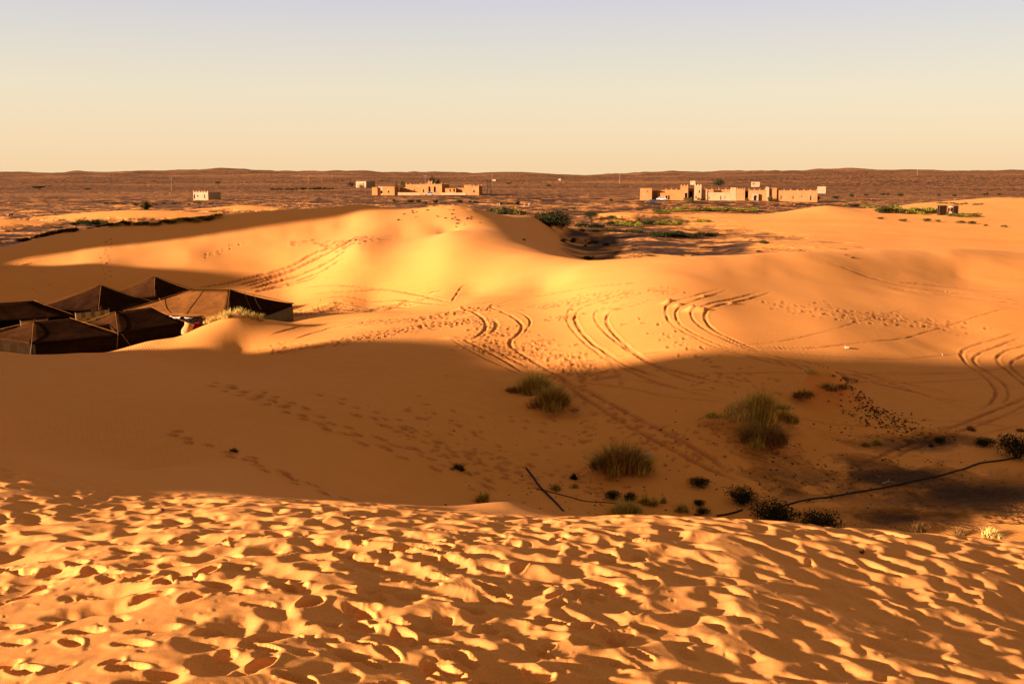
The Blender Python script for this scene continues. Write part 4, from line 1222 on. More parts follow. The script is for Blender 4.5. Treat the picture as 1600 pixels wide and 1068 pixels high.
def foliage_mesh(name, W, D_, H, n, leaf, mat, seed, clumps=9, low=0.0, hollow=.35, top_flat=1.0):
    """leaf-sized faces in uneven clumps through a rounded crown"""
    rg = np.random.default_rng(seed)
    ang = rg.uniform(0, 2 * np.pi, clumps); rr = np.sqrt(rg.uniform(.05, 1, clumps)) * .66
    cc = np.stack([np.cos(ang) * rr * W / 2, np.sin(ang) * rr * D_ / 2, low + (.30 + .42 * rg.random(clumps) * (1 - .5 * rr)) * (H - low) * top_flat], 1)
    cr = rg.uniform(.24, .42, clumps)
    pick = rg.integers(0, clumps, n)
    v = rg.normal(size=(n, 3)); v /= np.linalg.norm(v, axis=1)[:, None]
    rad = (hollow + (1 - hollow) * rg.random(n) ** .5)
    rad = rad * (1 + .25 * rg.normal(size=n) * .5)
    p = cc[pick] + v * rad[:, None] * cr[pick][:, None] * np.array([W, D_, (H - low) * .95])
    p[:, 2] = np.abs(p[:, 2] - .02) + .0
    s = leaf * rg.uniform(.6, 1.5, n)
    a = rg.normal(size=(n, 3)); a /= np.linalg.norm(a, axis=1)[:, None]
    a = a * .7 + v * .6; a /= np.linalg.norm(a, axis=1)[:, None]
    b = np.cross(a, rg.normal(size=(n, 3))); b /= np.linalg.norm(b, axis=1)[:, None]
    c0 = p - a * s[:, None]; c1 = p + b * (s * .42)[:, None]; c2 = p + a * s[:, None]; c3 = p - b * (s * .42)[:, None]
    co = np.stack([c0, c1, c2, c3], 1).reshape(-1, 3)
    return fast_mesh(name, co, np.arange(n * 4).reshape(-1, 4), mat)
def stem_mesh(name, W, D_, H, seed, r=.03, n=7, mat=None):
    rg = random.Random(seed); mb = MB()
    for k in range(n):
        a = rg.uniform(0, 6.28); l = rg.uniform(.5, .9)
        x, y = math.cos(a) * W / 2 * l, math.sin(a) * D_ / 2 * l
        z = H * rg.uniform(.45, .8)
        pts = [(0, 0, -.1), (x * .3, y * .3, z * .45), (x * .65, y * .65, z * .8), (x, y, z)]
        mb.tube(pts, r, 5, r * .3)
        for q in range(2):
            a2 = a + rg.uniform(-.8, .8)
            mb.tube([(x * .5, y * .5, z * .65), (x * .5 + math.cos(a2) * W * .2, y * .5 + math.sin(a2) * D_ * .2, z * rg.uniform(.8, 1.1))], r * .5, 4, r * .15)
    me = bpy.data.meshes.new(name); me.from_pydata(mb.v, [], mb.f); me.materials.append(mat or M_BARK)
    return me
def grass_mesh(name, R_, H, n, mat, seed, droop=.6, w=.012, segs=4, tuft=5):
    """curved tapering blades from several crowns"""
    rg = np.random.default_rng(seed)
    tc = rg.normal(size=(tuft, 2)) * R_ * .38
    pk = rg.integers(0, tuft, n)
    bx = tc[pk, 0] + rg.normal(size=n) * R_ * .13; by = tc[pk, 1] + rg.normal(size=n) * R_ * .13
    a = rg.uniform(0, 2 * np.pi, n)
    out = np.stack([np.cos(a), np.sin(a)], 1)
    rr_ = np.hypot(bx, by) / R_
    a = np.where(rg.random(n) < .6, np.arctan2(by, bx) + rg.normal(size=n) * .7, a); out = np.stack([np.cos(a), np.sin(a)], 1)
    L_ = H * 1.15 * rg.uniform(.35, 1.1, n) * np.exp(-.9 * rr_ ** 2); dr = droop * rg.uniform(.3, 1.4, n) * (.55 + .9 * rr_)
    co = np.empty((n, segs + 1, 2, 3)); side = np.stack([-np.sin(a), np.cos(a)], 1)
    for i in range(segs + 1):
        t = i / segs
        h = L_ * (t - .38 * dr * t ** 2.2); o = L_ * dr * (.25 * t + .6 * t * t)
        ww = w * (1 - t * .9)
        for j, sg in enumerate((-1, 1)):
            co[:, i, j, 0] = bx + out[:, 0] * o + side[:, 0] * ww * sg
            co[:, i, j, 1] = by + out[:, 1] * o + side[:, 1] * ww * sg
            co[:, i, j, 2] = h - .03
    co = co.reshape(-1, 3)
    base = (np.arange(n) * (segs + 1) * 2)[:, None]
    qs = np.concatenate([base + np.array([[2 * i, 2 * i + 1, 2 * i + 3, 2 * i + 2]]) for i in range(segs)])
    return fast_mesh(name, co, qs, mat)

def plant(name, label, cat, foliage, stems, loc, rot=0., scale=(1, 1, 1), group=None, pname='foliage'):
    T = thing(name, label, cat, loc, rot, group)
    T.scale = scale
    o = bpy.data.objects.new(pname, foliage); COL.objects.link(o); o.parent = T
    if stems:
        s = bpy.data.objects.new('stem', stems); COL.objects.link(s); s.parent = T
    return T

def zg(x, y):
    """height of the finished ground near a point of the dense sector"""
    r = math.hypot(x, y); a = math.atan2(x, y)
    i = min(max(int(np.searchsorted(rows, r)), 0), len(rows) - 1); j = int(round((a - az[0]) / DAZ))
    if 0 <= j < NAZ: return float(Z[i, j])
    return hz(x, y)
def at(px, py, y0=21.0):
    """point of the finished ground on a line of sight"""
    d = ray(px, py)
    Ys = np.exp(np.linspace(math.log(y0), math.log(700.0), 4200)); k = Ys / d[1]
    xs_ = d[0] * k; zs_ = CZ + d[2] * k
    r = np.hypot(xs_, Ys); a = np.arctan2(xs_, Ys)
    i = np.clip(np.searchsorted(rows, r), 0, len(rows) - 1); j = np.clip(np.round((a - az[0]) / DAZ).astype(int), 0, NAZ - 1)
    g = Z[i, j]
    if abs(a[0]) > abs(az[0]):
        p = ground_at(px, py, y0); return Vector((p.x, p.y, hz(p.x, p.y)))
    q = int(np.argmax(zs_ < g))
    if not (zs_ < g)[q]: q = len(Ys) - 1
    return Vector((float(xs_[q]), float(Ys[q]), float(g[q])))

# big tussocks of the hollow
def tussock(label, px, py, wpx, hpx, n, mats, seed, droop=.7, group='big grass tussocks of the hollow'):
    p = at(px, py); m_ = p.y / 1556.0
    W = wpx * m_ * 1.3; H = hpx * m_ * 1.02; n = int(n * 1.0)
    T = thing('grass_tussock', label, 'grass', p, random.uniform(0, 6), group)
    for i, (mt, fr) in enumerate(mats):
        me = grass_mesh('blades', W * .46, H * 1.05, int(n * fr), mt, seed + i, droop, w=.010 + .00018 * p.y, tuft=7 + i * 3)
        o = bpy.data.objects.new('blades', me); COL.objects.link(o); o.parent = T
    return T
tussock('golden topped tussock beside the straight wheel tracks, leftmost of the big ones', 838, 616, 66, 34, 1700, [(M_GRASS_O, .6), (M_GRASS_Y, .4)], 1)
tussock('darker shaggy grass spilling down the slope from the golden topped tussock', 862, 634, 62, 34, 1600, [(M_GRASS_O, .75), (M_GRASS_B, .35)], 2, .8)
tussock('large olive green tussock crowning the sandy hummock', 1180, 648, 96, 38, 2300, [(M_GRASS_O, .7), (M_GRASS_Y, .35)], 3)
tussock('small brown green tussock on the right shoulder of the same hummock', 1226, 658, 44, 20, 700, [(M_GRASS_O, .7), (M_GRASS_B, .3)], 4)
tussock('drooping brown tussock on the near side of the hummock, below the large one', 1198, 694, 74, 42, 1900, [(M_GRASS_B, .5), (M_GRASS_O, .5)], 5, .9)
tussock('wide dark spiky tussock standing alone near the foot of the straight tracks', 970, 738, 80, 48, 2400, [(M_GRASS_O, .55), (M_GRASS_B, .45)], 6, .8)
tussock('scorched brown grass hanging from the left shoulder of the bare mound', 1256, 618, 56, 11, 900, [(M_GRASS_B, 1)], 7, 1.1, None)
tussock('brown grass patch on the front of the bare mound', 1298, 612, 50, 11, 800, [(M_GRASS_B, 1)], 8, 1.1, None)
tussock('yellow grass wisps along the top edge of the bare mound', 1270, 586, 44, 6, 300, [(M_GRASS_Y, 1)], 9, .9, None)
tussock('thin brown grass fringe right of the bare mound top', 1322, 594, 52, 6, 320, [(M_GRASS_B, 1)], 10, .9, None)
tussock('low yellow grass clump at the lip of the foreground dune', 975, 803, 56, 24, 1000, [(M_GRASS_Y, .5), (M_GRASS_O, .5)], 11, .7, 'small grass clumps of the valley floor')
SMALL_G = [('tiny dark spiky clump, nearest to the upper end of the short hose', 870, 766, 18, 13, M_GRASS_O), ('small green clump on the slope above the lip, left of the hose', 755, 783, 28, 19, M_GRASS_O),
           ('flat dark grass clump among the walking prints', 714, 733, 24, 11, M_LEAF_O), ('tiny upright dark clump above the hose', 897, 748, 9, 12, M_LEAF_D), ('tiny grass clump right of the spiky one by the hose', 899, 762, 14, 8, M_GRASS_O),
           ('sparse green clump right of the yellow one at the lip', 1015, 788, 26, 20, M_GRASS_O), ('low sparse clump beside the sparse green one', 1036, 784, 16, 9, M_GRASS_O),
           ('faint olive wisps left of the black bush pair', 1062, 797, 30, 14, M_GRASS_O), ('small grass clump at the mouth of the valley, left of its twin', 1352, 696, 14, 10, M_GRASS_O),
           ('small grass clump at the mouth of the valley, right of its twin', 1369, 694, 20, 11, M_GRASS_O), ('faint grass wisp below the wheel tracks at right', 1516, 672, 16, 9, M_GRASS_B),
           ('faint grass wisp far right by the crossing tracks', 1594, 674, 12, 7, M_GRASS_B), ('straw coloured dry tuft near the lip at lower right', 1430, 836, 34, 24, M_GRASS_B),
           ('dead grass beside the straw tuft on its left', 1500, 836, 20, 14, M_GRASS_B),
           ('grass wisps at the dark scrub near the far edge of the slope', 365, 706, 16, 8, M_LEAF_O), ('dry stalks left of the golden topped tussock', 800, 612, 26, 10, M_GRASS_B)]
for i, (lb, px, py, w_, h_, mt) in enumerate(SMALL_G):
    tussock(lb, px, py, w_, h_, 150 + int(w_ * 8), [(mt, 1)], 30 + i, .7, 'small grass clumps of the valley floor')
# pale dry rosette at the right
tussock('pale straw coloured dry rosette at the lower right', 1545, 838, 34, 17, 420, [(M_GRASS_P, 1)], 60, .9, None)
# sunlit grass on the sand mound before the tents
for i, (px, py, w_, h_) in enumerate([(318, 508, 28, 9), (333, 503, 34, 10), (345, 499, 36, 11), (352, 497, 20, 14), (358, 493, 40, 12), (372, 492, 40, 13), (386, 496, 34, 13), (398, 499, 26, 12), (408, 501, 20, 13)]):
    p = at(px, py, 60); m_ = p.y / 1556.0
    T = thing('grass_clump', ORD[i] + ' from the left of the golden grass tufts on the mound before the tents', 'grass', p, random.uniform(0, 6), 'golden grass on the mound by the tents')
    me = grass_mesh('blades', w_ * m_ * .5, h_ * m_ * 1.1, 330, M_GRASS_P if i % 3 else M_GRASS_Y, 80 + i, .6, w=.012)
    o = bpy.data.objects.new('blades', me); COL.objects.link(o); o.parent = T

# dark desert shrubs of the valley
SH = []
for s_ in range(4):
    SH.append((foliage_mesh('shrub_leaves', 1, 1, .62, 2600, .026, M_LEAF_D, 200 + s_, 16, hollow=.3), stem_mesh('shrub_stems', 1, 1, .6, 210 + s_, .018, 12)))
SHR = [('small round black green shrub near the foot of the straight tracks', 1093, 761, 34, 18), ('black green shrub, upper of the pair left of the long hose', 1158, 786, 62, 30),
       ('wide black green shrub where the long hose ends', 1203, 812, 80, 36), ('black green shrub half hidden by the foreground dune, lowest of the row', 1281, 830, 76, 36),
       ('dark leafy shrub cut by the right edge of the picture', 1590, 716, 66, 40), ('low dark shrub left of the one at the right edge', 1538, 696, 38, 15), ('tiny dark shrub on the wheel tracks at the right', 1467, 690, 22, 11),
       ('small dark shrub behind the yellow clump at the lip, left of two', 958, 780, 28, 16), ('small dark shrub behind the yellow clump at the lip, right of two', 983, 782, 26, 14),
       ('tiny dark shrub above the lip, upper of a close pair', 1093, 790, 22, 12), ('tiny dark shrub above the lip, lower of a close pair', 1099, 802, 24, 13), ('speck of a dark plant by the crossing tracks', 1455, 698, 10, 5)]
for i, (lb, px, py, w_, h_) in enumerate(SHR):
    p = at(px, py); m_ = p.y / 1556.0
    f, st = SH[i % 4]
    plant('desert_shrub', lb, 'shrub', f, st, p, i * 1.3, (w_ * m_, w_ * m_ * .9, h_ * m_ / .62 * 1.05), 'dark shrubs of the valley floor')

# the big round bush behind the ridge and its companion
p = at(862, 352, 100)
def bigbush(label, px, pyb, w_, h_, n, seed, mat=M_LEAF_D, leaf=.10, y0=100, cat='bush', name='desert_bush', group=None):
    p = at(px, pyb, y0); m_ = p.y / 1556.0
    W, H = w_ * m_, h_ * m_
    f = foliage_mesh('leaves', W, W * .8, H * .93, n, leaf * W / 4, mat, seed, 16, hollow=.45)
    st = stem_mesh('stems', W, W * .8, H, seed, .02 * W / 2, 10)
    return plant(name, label, cat, f, st, p, 0, (1, 1, 1), group)
bigbush('large dark round bush on the dune edge behind the bright ridge', 858, 354, 50, 31, 5200, 301)
bigbush('low dark right shoulder bush grown against the large round one', 878, 357, 32, 20, 2600, 302)
bigbush('mid sized dark bush right of the large round one', 923, 345, 27, 14, 2200, 303)
bigbush('small dark bush on the plain above the mid sized one', 897, 329, 14, 8, 900, 304)
bigbush('dark bush cut by the left edge of the picture, behind the dune', -3, 386, 16, 26, 1600, 305)

# far bushes and ground hugging shrubs, three kinds of each colour, shared meshes
LOWM = {}
for key, mt in (('d', M_LEAF_D), ('g', M_LEAF_G), ('o', M_LEAF_O)):
    LOWM[key] = [foliage_mesh('bush_leaves', 1, 1, .5, 420, .062, mt, 400 + q + ord(key), 8, hollow=.3) for q in range(3)]
def low(label, px, py, w_, h_, key='d', group=None, y0=95, name='desert_bush', cat='bush'):
    p = at(px, py, y0); m_ = p.y / 1556.0
    T = bpy.data.objects.new(name, random.choice(LOWM[key])); COL.objects.link(T)
    T.location = p; T.rotation_euler = (0, 0, random.uniform(0, 6)); T.scale = (w_ * m_, w_ * m_, h_ * m_ / .5 * 1.1)
    T['label'] = label; T['category'] = cat
    if group: T['group'] = group
SINGLE = [('small dark bush on the brown flat, leftmost of the scattered ones', 819, 376, 6, 4), ('dark bush on the brown flat, left of a rounder one', 880, 378, 10, 5), ('rounder dark bush on the brown flat', 897, 379, 12, 8),
          ('dark bush on the brown flat, right of a tiny one', 929, 380, 11, 5), ('tiny dark bush left of it on the brown flat', 921, 382, 8, 3.5), ('speck of a bush above the tiny ones on the flat', 915, 377, 4, 2),
          ('tiny bush below the pair on the brown flat', 914, 385, 7, 3), ('dark bush at the right of the scattered group on the flat', 946, 384, 11, 5), ('lone dark bush near the ridge, right of the group', 990, 391, 8, 3.5),
          ('dark bush peeking over the bright ridge', 921, 407, 20, 8), ('small bush on the far dune edge at the right', 1192, 381, 18, 6), ('dark speck of a bush at the ridge foot', 1185, 394, 9, 3),
          ('small dark bush by the left end of the green strip', 909, 362, 11, 5), ('lone green bush below the pale slope', 955, 342, 15, 5), ('lone bush on the plain left of the kasbah', 954, 315, 6, 5),
          ('tiny bush beside it on the plain', 973, 316, 4, 2), ('low hedge remnant beside the small dark bush', 882, 329, 12, 3)]
for lb, px, py, w_, h_ in SINGLE:
    low(lb, px, py, w_, h_, 'd')
def patch(label, group, key, pts, n, w_, h_, jy=2.0, y0=95):
    for k in range(n):
        t = (k + random.uniform(.1, .9)) / n * (len(pts) - 1); i = min(int(t), len(pts) - 2); f = t - i
        px = pts[i][0] + (pts[i + 1][0] - pts[i][0]) * f; py = pts[i][1] + (pts[i + 1][1] - pts[i][1]) * f + random.uniform(-jy, jy)
        low(ORD[k] + ' from the left of the ' + label, px, py, w_ * random.uniform(.6, 1.3), h_ * random.uniform(.7, 1.2), key if not isinstance(key, (list, tuple)) else random.choice(key), group, y0)
patch('yellow green bushes lined up before the right kasbah', 'green hedge line before the right kasbah', ('g', 'o'), [(1024, 331), (1080, 329), (1130, 330), (1185, 330)], 22, 16, 5, 1.0)
patch('olive bushes left of the kasbah hedge line', 'olive bushes left of the hedge line', 'o', [(1026, 334), (1046, 334)], 4, 12, 4, .8)
patch('mixed bushes strung across the middle plain', 'bushes strung behind the brown flat', ('o', 'd', 'g'), [(952, 350), (990, 352), (1030, 350), (1070, 350)], 22, 17, 6, 2.4)
patch('green bushes right of the mid plain string', 'right end of the mid plain bushes', 'g', [(1088, 346), (1112, 347)], 5, 13, 4, .8)
patch('dark mat bushes right of the big round bush', 'dark mats beside the big bush', 'd', [(906, 355), (945, 356)], 6, 18, 6, 1.2)
patch('dark low bushes in the lower string on the flat', 'lower string of dark bushes on the flat', 'd', [(928, 362), (975, 362), (1002, 365)], 9, 18, 5, .8)
patch('dark bushes of the broad mat beside the orange dune', 'broad dark mat beside the orange dune', 'd', [(1022, 370), (1050, 369), (1080, 370)], 14, 22, 8, 2.0)
patch('dark bushes trailing right of the broad mat', 'tail of the broad dark mat', 'd', [(1088, 369), (1118, 368)], 5, 16, 6, .8)
patch('dark green bushes heaped left of the black cabins', 'green thicket by the black cabins', ('o', 'd', 'g'), [(1372, 330), (1400, 332), (1440, 333), (1464, 333)], 26, 18, 9, 2.5)
patch('low green bushes right of the black cabins', 'bushes right of the black cabins', ('o', 'g'), [(1486, 338), (1505, 339), (1528, 338)], 7, 14, 6, .8)
patch('yellow green bushes left of the green thicket', 'bushes left of the green thicket', ('g', 'd'), [(1318, 321), (1340, 322), (1370, 327)], 7, 10, 4, .8)
patch('small bushes on the low line beyond the black cabins', 'bush line beyond the black cabins', 'o', [(1465, 317), (1500, 320), (1534, 320)], 8, 10, 3, .8)
patch('green bushes between two low dunes at the left', 'green scrub between the left dunes', ('g', 'o', 'd'), [(116, 350), (150, 351), (200, 352), (250, 350), (300, 346), (340, 341)], 34, 15, 6, 2.5, 112)
patch('dark bushes along the foot of the big left dune', 'dark bushes behind the left dune crest', 'd', [(32, 385), (70, 377), (95, 374), (118, 372)], 14, 16, 7, 2.4, 112)
patch('flat dark bushes just over the left dune crest', 'flat bushes over the left dune crest', 'd', [(140, 370), (165, 366), (190, 366), (205, 363)], 7, 14, 4, 1.5, 118)
patch('small dark bushes dotted on the left hollow floor', 'dots on the left hollow floor', 'd', [(88, 356), (113, 359), (126, 362)], 3, 10, 3, .4, 112)
patch('dark bushes behind the brown dune flank near the centre', 'bushes behind the central dune flank', ('d', 'o'), [(762, 332), (790, 334), (815, 336)], 12, 16, 9, 2.2, 150)
patch('small bushes on the road before the left compound', 'bushes before the left compound', 'd', [(610, 315), (645, 317), (667, 319), (715, 316), (745, 317), (790, 320), (812, 319)], 11, 8, 5, .8, 160)
patch('green brown bushes by the fence posts near the centre', 'bushes near the central fence posts', 'o', [(786, 319), (800, 320)], 3, 9, 4, .5, 160)
patch('scattered bushes in front of the kasbah wall', 'scattered bushes at the kasbah wall', ('d', 'o'), [(1070, 313), (1078, 315), (1095, 313), (1112, 314), (1134, 311), (1153, 314), (1190, 315), (1218, 311), (1274, 313)], 11, 7, 6, .5, 300)
patch('dots of scrub on the plain at the right', 'scrub dots on the right plain', 'd', [(1305, 310), (1350, 306), (1382, 304), (1411, 306), (1471, 307), (1525, 305), (1583, 304)], 9, 7, 4, .8, 300)
patch('bushes with a shadow on the sand below the cabins', 'bushes on the sand at the right', ('o', 'd'), [(1355, 341), (1418, 346), (1455, 346), (1497, 349), (1512, 348), (1541, 353), (1576, 356)], 9, 11, 4, .7, 150)
low('dark round bush against the right end of the long kasbah wall', 1274, 315, 13, 9, 'd', None, 300)
low('dark flat bush at the far right of the kasbah on pale sand', 1305, 310, 12, 4, 'd', None, 300)
patch('scrub lumps on rough ground left of the white house', 'scrub line left of the white house', ('d', 'o'), [(425, 289), (440, 288), (480, 288), (500, 288), (520, 292)], 16, 9, 4, 1.6, 500)
patch('low scrub lumps around the thorn bush at the left', 'rubble and scrub line at the left', ('d', 'o'), [(162, 318), (200, 319), (240, 320), (290, 319), (330, 318)], 16, 8, 2.6, 1.6, 300)

# trees
def tree(label, px, pyb, w_, h_, Y, kind='acacia', seed=1, mat=M_LEAF_D, name='tree', trunk_px=None):
    gx_ = P(px, pyb, Y)[0]; g = hz(gx_, Y); m_ = Y / 1556.0 * 1.01
    base = P(px, pyb, Y)[2]
    T = thing(name, label, 'tree', (gx_, Y, g), 0)
    top = base + h_ * m_ - g; W = w_ * m_
    if kind == 'acacia':
        ch = top * .48
        me = foliage_mesh('crown', W, W * .8, ch, 900, W * .03, mat, seed, 12, hollow=.2)
        o = bpy.data.objects.new('crown', me); COL.objects.link(o); o.parent = T; o.location = (0, 0, top - ch * .95)
        mb = MB(); tz = top - ch * .8
        mb.tube([(0, 0, -.6), (W * .01, 0, tz * .5), (0, 0, tz)], W * .028, 6, W * .016)
        for a in range(5):
            mb.tube([(0, 0, tz * .6), (math.cos(a * 1.3) * W * .16, math.sin(a * 1.3) * W * .14, tz * .95), (math.cos(a * 1.3) * W * .32, math.sin(a * 1.3) * W * .28, tz * 1.15)], W * .014, 5, W * .005)
        mb.build('trunk', M_BARK, T, True)
    elif kind == 'tall':
        me = foliage_mesh('crown', W, W, top, 1500, W * .05, mat, seed, 14, low=top * .12, hollow=.2)
        o = bpy.data.objects.new('crown', me); COL.objects.link(o); o.parent = T
        mb = MB(); mb.tube([(0, 0, -.6), (0, 0, top * .8)], W * .05, 6, W * .015)
        for a in range(6):
            z = top * (.3 + .08 * a); mb.tube([(0, 0, z), (math.cos(a * 2.1) * W * .3, math.sin(a * 2.1) * W * .3, z + top * .14)], W * .02, 4, W * .006)
        mb.build('trunk', M_BARK, T, True)
    else:
        me = foliage_mesh('crown', W, W, top, 900, W * .04, mat, seed, 10, hollow=.25)
        o = bpy.data.objects.new('crown', me); COL.objects.link(o); o.parent = T
        me = stem_mesh('trunk', W, W, top, seed, W * .02, 6); o = bpy.data.objects.new('trunk', me); COL.objects.link(o); o.parent = T
    return T
tree('flat-topped acacia on the far plain at the left, the largest one', 61, 303, 20, 12.5, 640, 'acacia', 501)
tree('small acacia right of the large flat-topped one', 138, 302.5, 10, 8.5, 650, 'acacia', 502)
tree('small round acacia on the slope right of the thin pole at the left', 341, 290.5, 9, 7.5, 900, 'acacia', 503)
tree('lone acacia on the dark plain right of the picture centre', 856, 298, 11, 9.5, 720, 'acacia', 504)
tree('broad round dark tree behind the kasbah gate towers', 1122, 288, 19, 9.5, 800, 'round', 505)
tree('tallest tree behind the left compound, twin topped', 677, 297, 11, 27, 516, 'tall', 506)
tree('tall tree grown against the right side of the tallest one', 684, 297, 9, 24.5, 518, 'tall', 507, M_LEAF_O)
tree('shorter dark tree right of the tall pair behind the compound', 692, 297, 8, 15.5, 514, 'tall', 508)
tree('slim olive tree above the left part of the compound', 629, 297, 9, 22, 526, 'tall', 509, M_LEAF_O)
tree('faint thin tree left of the slim olive one', 619, 293, 6, 13, 540, 'tall', 510, M_LEAF_O)
tree('dark bushy tree low behind the compound roof', 643, 297, 9, 14, 528, 'round', 511)
tree('second dark bushy tree low behind the compound roof, right of the first', 651, 297, 9, 14, 526, 'round', 512)
tree('dark tree beside the far white house, on its left', 549, 289.5, 11, 7, 756, 'round', 513)
tree('small dark bush tree behind the low annex of the right kasbah', 1098, 297, 10, 6, 444, 'round', 514)
tree('dark bush with a spreading top near the far frame at the centre right', 795, 289, 10, 4, 1000, 'acacia', 515)
# single thorn bush with upright boughs
p = at(228, 327, 200); m_ = p.y / 1556
T = thing('thorn_bush', 'thorny upright bush alone on the sandy rise at the left', 'bush', p)
o = bpy.data.objects.new('boughs', grass_mesh('boughs', 5.5 * m_, 17 * m_, 420, M_LEAF_O, 520, .9, w=.08)); COL.objects.link(o); o.parent = T
o = bpy.data.objects.new('leaves', foliage_mesh('leaves', 17 * m_, 14 * m_, 13 * m_, 700, .16, M_LEAF_D, 521, 8)); COL.objects.link(o); o.parent = T
p = at(808, 320, 160); m_ = p.y / 1556
T = thing('thorn_bush', 'ragged dark bush with leaning boughs by the road near the centre', 'bush', p)
o = bpy.data.objects.new('boughs', grass_mesh('boughs', 3 * m_, 8 * m_, 160, M_LEAF_D, 522, .9, w=.07)); COL.objects.link(o); o.parent = T

# ------------------------------------------------------------------ hoses on the sand
def hose(label, pts, r, y0=21, name='hose', lift=.6):
    W = polyline_world(pts, y0, 8)
    T = bpy.data.objects.new(name, None)
    mb = MB(); q = []
    for i, p in enumerate(W):
        q.append((p.x, p.y, max(zg(p.x, p.y), p.z) + r * lift))
    # smooth the run a little so that it bridges small dips
    for _ in range(2):
        q = [q[0]] + [tuple((q[i - 1][k] + 2 * q[i][k] + q[i + 1][k]) / 4 if k < 2 else max(q[i][2] - r * .4, (q[i - 1][2] + 2 * q[i][2] + q[i + 1][2]) / 4) for k in range(3)) for i in range(1, len(q) - 1)] + [q[-1]]
    bpy.data.objects.remove(T)
    mb.tube(q, r, 8)
    o = mb.build(name, M_PIPE, None, True); o['label'] = label; o['category'] = 'hose'; o['group'] = 'black hoses in the valley'
    return o
hose('short thick black hose lying down the slope to the dune lip', [(822, 732), (832, 744), (843, 760), (857, 774), (868, 785), (880, 799)], .034)
hose('thin hose branching right from the short thick one', [(838, 763), (862, 769), (890, 776), (915, 783), (945, 785), (985, 788)], .016)
hose('long black hose curving from the shrub row up to the right edge', [(1206, 798), (1240, 787), (1290, 778), (1340, 769), (1400, 759), (1450, 748), (1500, 735), (1530, 724), (1560, 720), (1585, 716)], .034)
hose('hose stub emerging left of the shrub with the long hose', [(1120, 806), (1140, 803), (1160, 797)], .034)
hose('thin dark hose end at the lip under the shrubs', [(1085, 803), (1100, 808), (1115, 812)], .026)
hose('black hose line half buried along the lip at lower right', [(1290, 832), (1330, 830), (1370, 832), (1395, 836)], .024)

# ------------------------------------------------------------------ stones
def rock_v(mb, c, s, rg):
    base = [(-1, -1, -.5), (1, -1, -.5), (1, 1, -.5), (-1, 1, -.5), (-.7, -.7, .6), (.7, -.8, .5), (.75, .6, .7), (-.6, .7, .55)]
    a = rg.uniform(0, 6.28); ca, sa = math.cos(a), math.sin(a)
    sx, sy, sz = s * rg.uniform(.7, 1.4), s * rg.uniform(.6, 1.1), s * rg.uniform(.5, 1)
    vs = []
    for x, y, z in base:
        x *= sx * rg.uniform(.7, 1.2); y *= sy * rg.uniform(.7, 1.2); z *= sz * rg.uniform(.8, 1.2)
        vs.append((c[0] + x * ca - y * sa, c[1] + x * sa + y * ca, c[2] + z))
    mb.add(vs, [(0, 3, 2, 1), (4, 5, 6, 7), (0, 1, 5, 4), (1, 2, 6, 5), (2, 3, 7, 6), (3, 0, 4, 7)])
rg = random.Random(5)
mb = MB()
def scatter(pts, n, jx, jy, s, y0=21):
    for k in range(n):
        t = rg.random() * (len(pts) - 1); i = min(int(t), len(pts) - 2); f = t - i
        px = pts[i][0] + (pts[i + 1][0] - pts[i][0]) * f + rg.gauss(0, jx); py = pts[i][1] + (pts[i + 1][1] - pts[i][1]) * f + rg.gauss(0, jy)
        d = ray(px, py)
        yield px, py, rg.uniform(*s)
def stones(name, groups, mat):
    mb = MB()
    for pts, n, jx, jy, s in groups:
        # take points in the plane between the ends rather than tracing every stone
        W = [ground_at(a, b, 21) for a, b in pts]
        for k in range(n):
            t = rg.random() * (len(W) - 1); i = min(int(t), len(W) - 2)
            p = W[i].lerp(W[i + 1], t - i)
            x = p.x + rg.gauss(0, jx); y = p.y + rg.gauss(0, jy)
            rock_v(mb, (x, y, zg(x, y)), rg.uniform(*s), rg)
    o = mb.build(name, mat); o['kind'] = 'stuff'; o['label'] = 'loose dark stones strewn over the sand'
    return o
stones('stones', [([(1308, 632), (1345, 645), (1385, 655), (1420, 668)], 420, .5, 1.0, (.02, .06)), ([(1310, 615), (1335, 630)], 70, .5, .6, (.02, .055)), ([(1350, 680), (1450, 672)], 90, 1.2, .8, (.02, .05)),
                  ([(1230, 715), (1340, 730), (1440, 760)], 160, 3, 2, (.02, .05)), ([(850, 770), (900, 790), (1000, 775)], 90, 1.5, 1.4, (.015, .04)), ([(1000, 700), (1150, 740), (1300, 790), (1560, 800)], 200, 3, 2.5, (.015, .045)),
                  ([(700, 650), (760, 720), (840, 760)], 40, 2.5, 2, (.015, .03))], M_STONE)
stones('flank_stones', [([(650, 332), (690, 340), (720, 346)], 26, 2.0, 2.0, (.08, .2)), ([(470, 480), (520, 488), (580, 487)], 80, 1.5, 1.2, (.03, .07)), ([(1320, 402), (1340, 402)], 3, .3, .3, (.1, .14))], M_STONE)
mb = MB()
for k in range(260):
    px = rg.uniform(-20, 1700); Yk = math.exp(rg.uniform(math.log(330), math.log(900)))
    x = (px - 800) / 1556 * Yk
    rock_v(mb, (x, Yk, hz(x, Yk)), rg.uniform(.15, .45), rg)
o = mb.build('plain_rubble', M_ADOBE_O); o['kind'] = 'stuff'; o['label'] = 'pale rubble scattered over the far plain'
def single_stone(label, px, py, s, mat, y0=21, name='stone'):
    p = at(px, py, y0); mb = MB(); rock_v(mb, (0, 0, s * .3), s, rg)
    o = mb.build(name, mat); o.location = p; o['label'] = label; o['category'] = 'stone' if name == 'stone' else 'litter'
single_stone('dark stone on the trampled foreground at the right', 1347, 863, .045, M_STONE, 5)
single_stone('round black stone resting on the dune lip, left of centre', 696, 789, .05, M_STONE, 5)
single_stone('tiny dark pebble among the prints at the left, upper one', 253, 796, .03, M_STONE, 5)
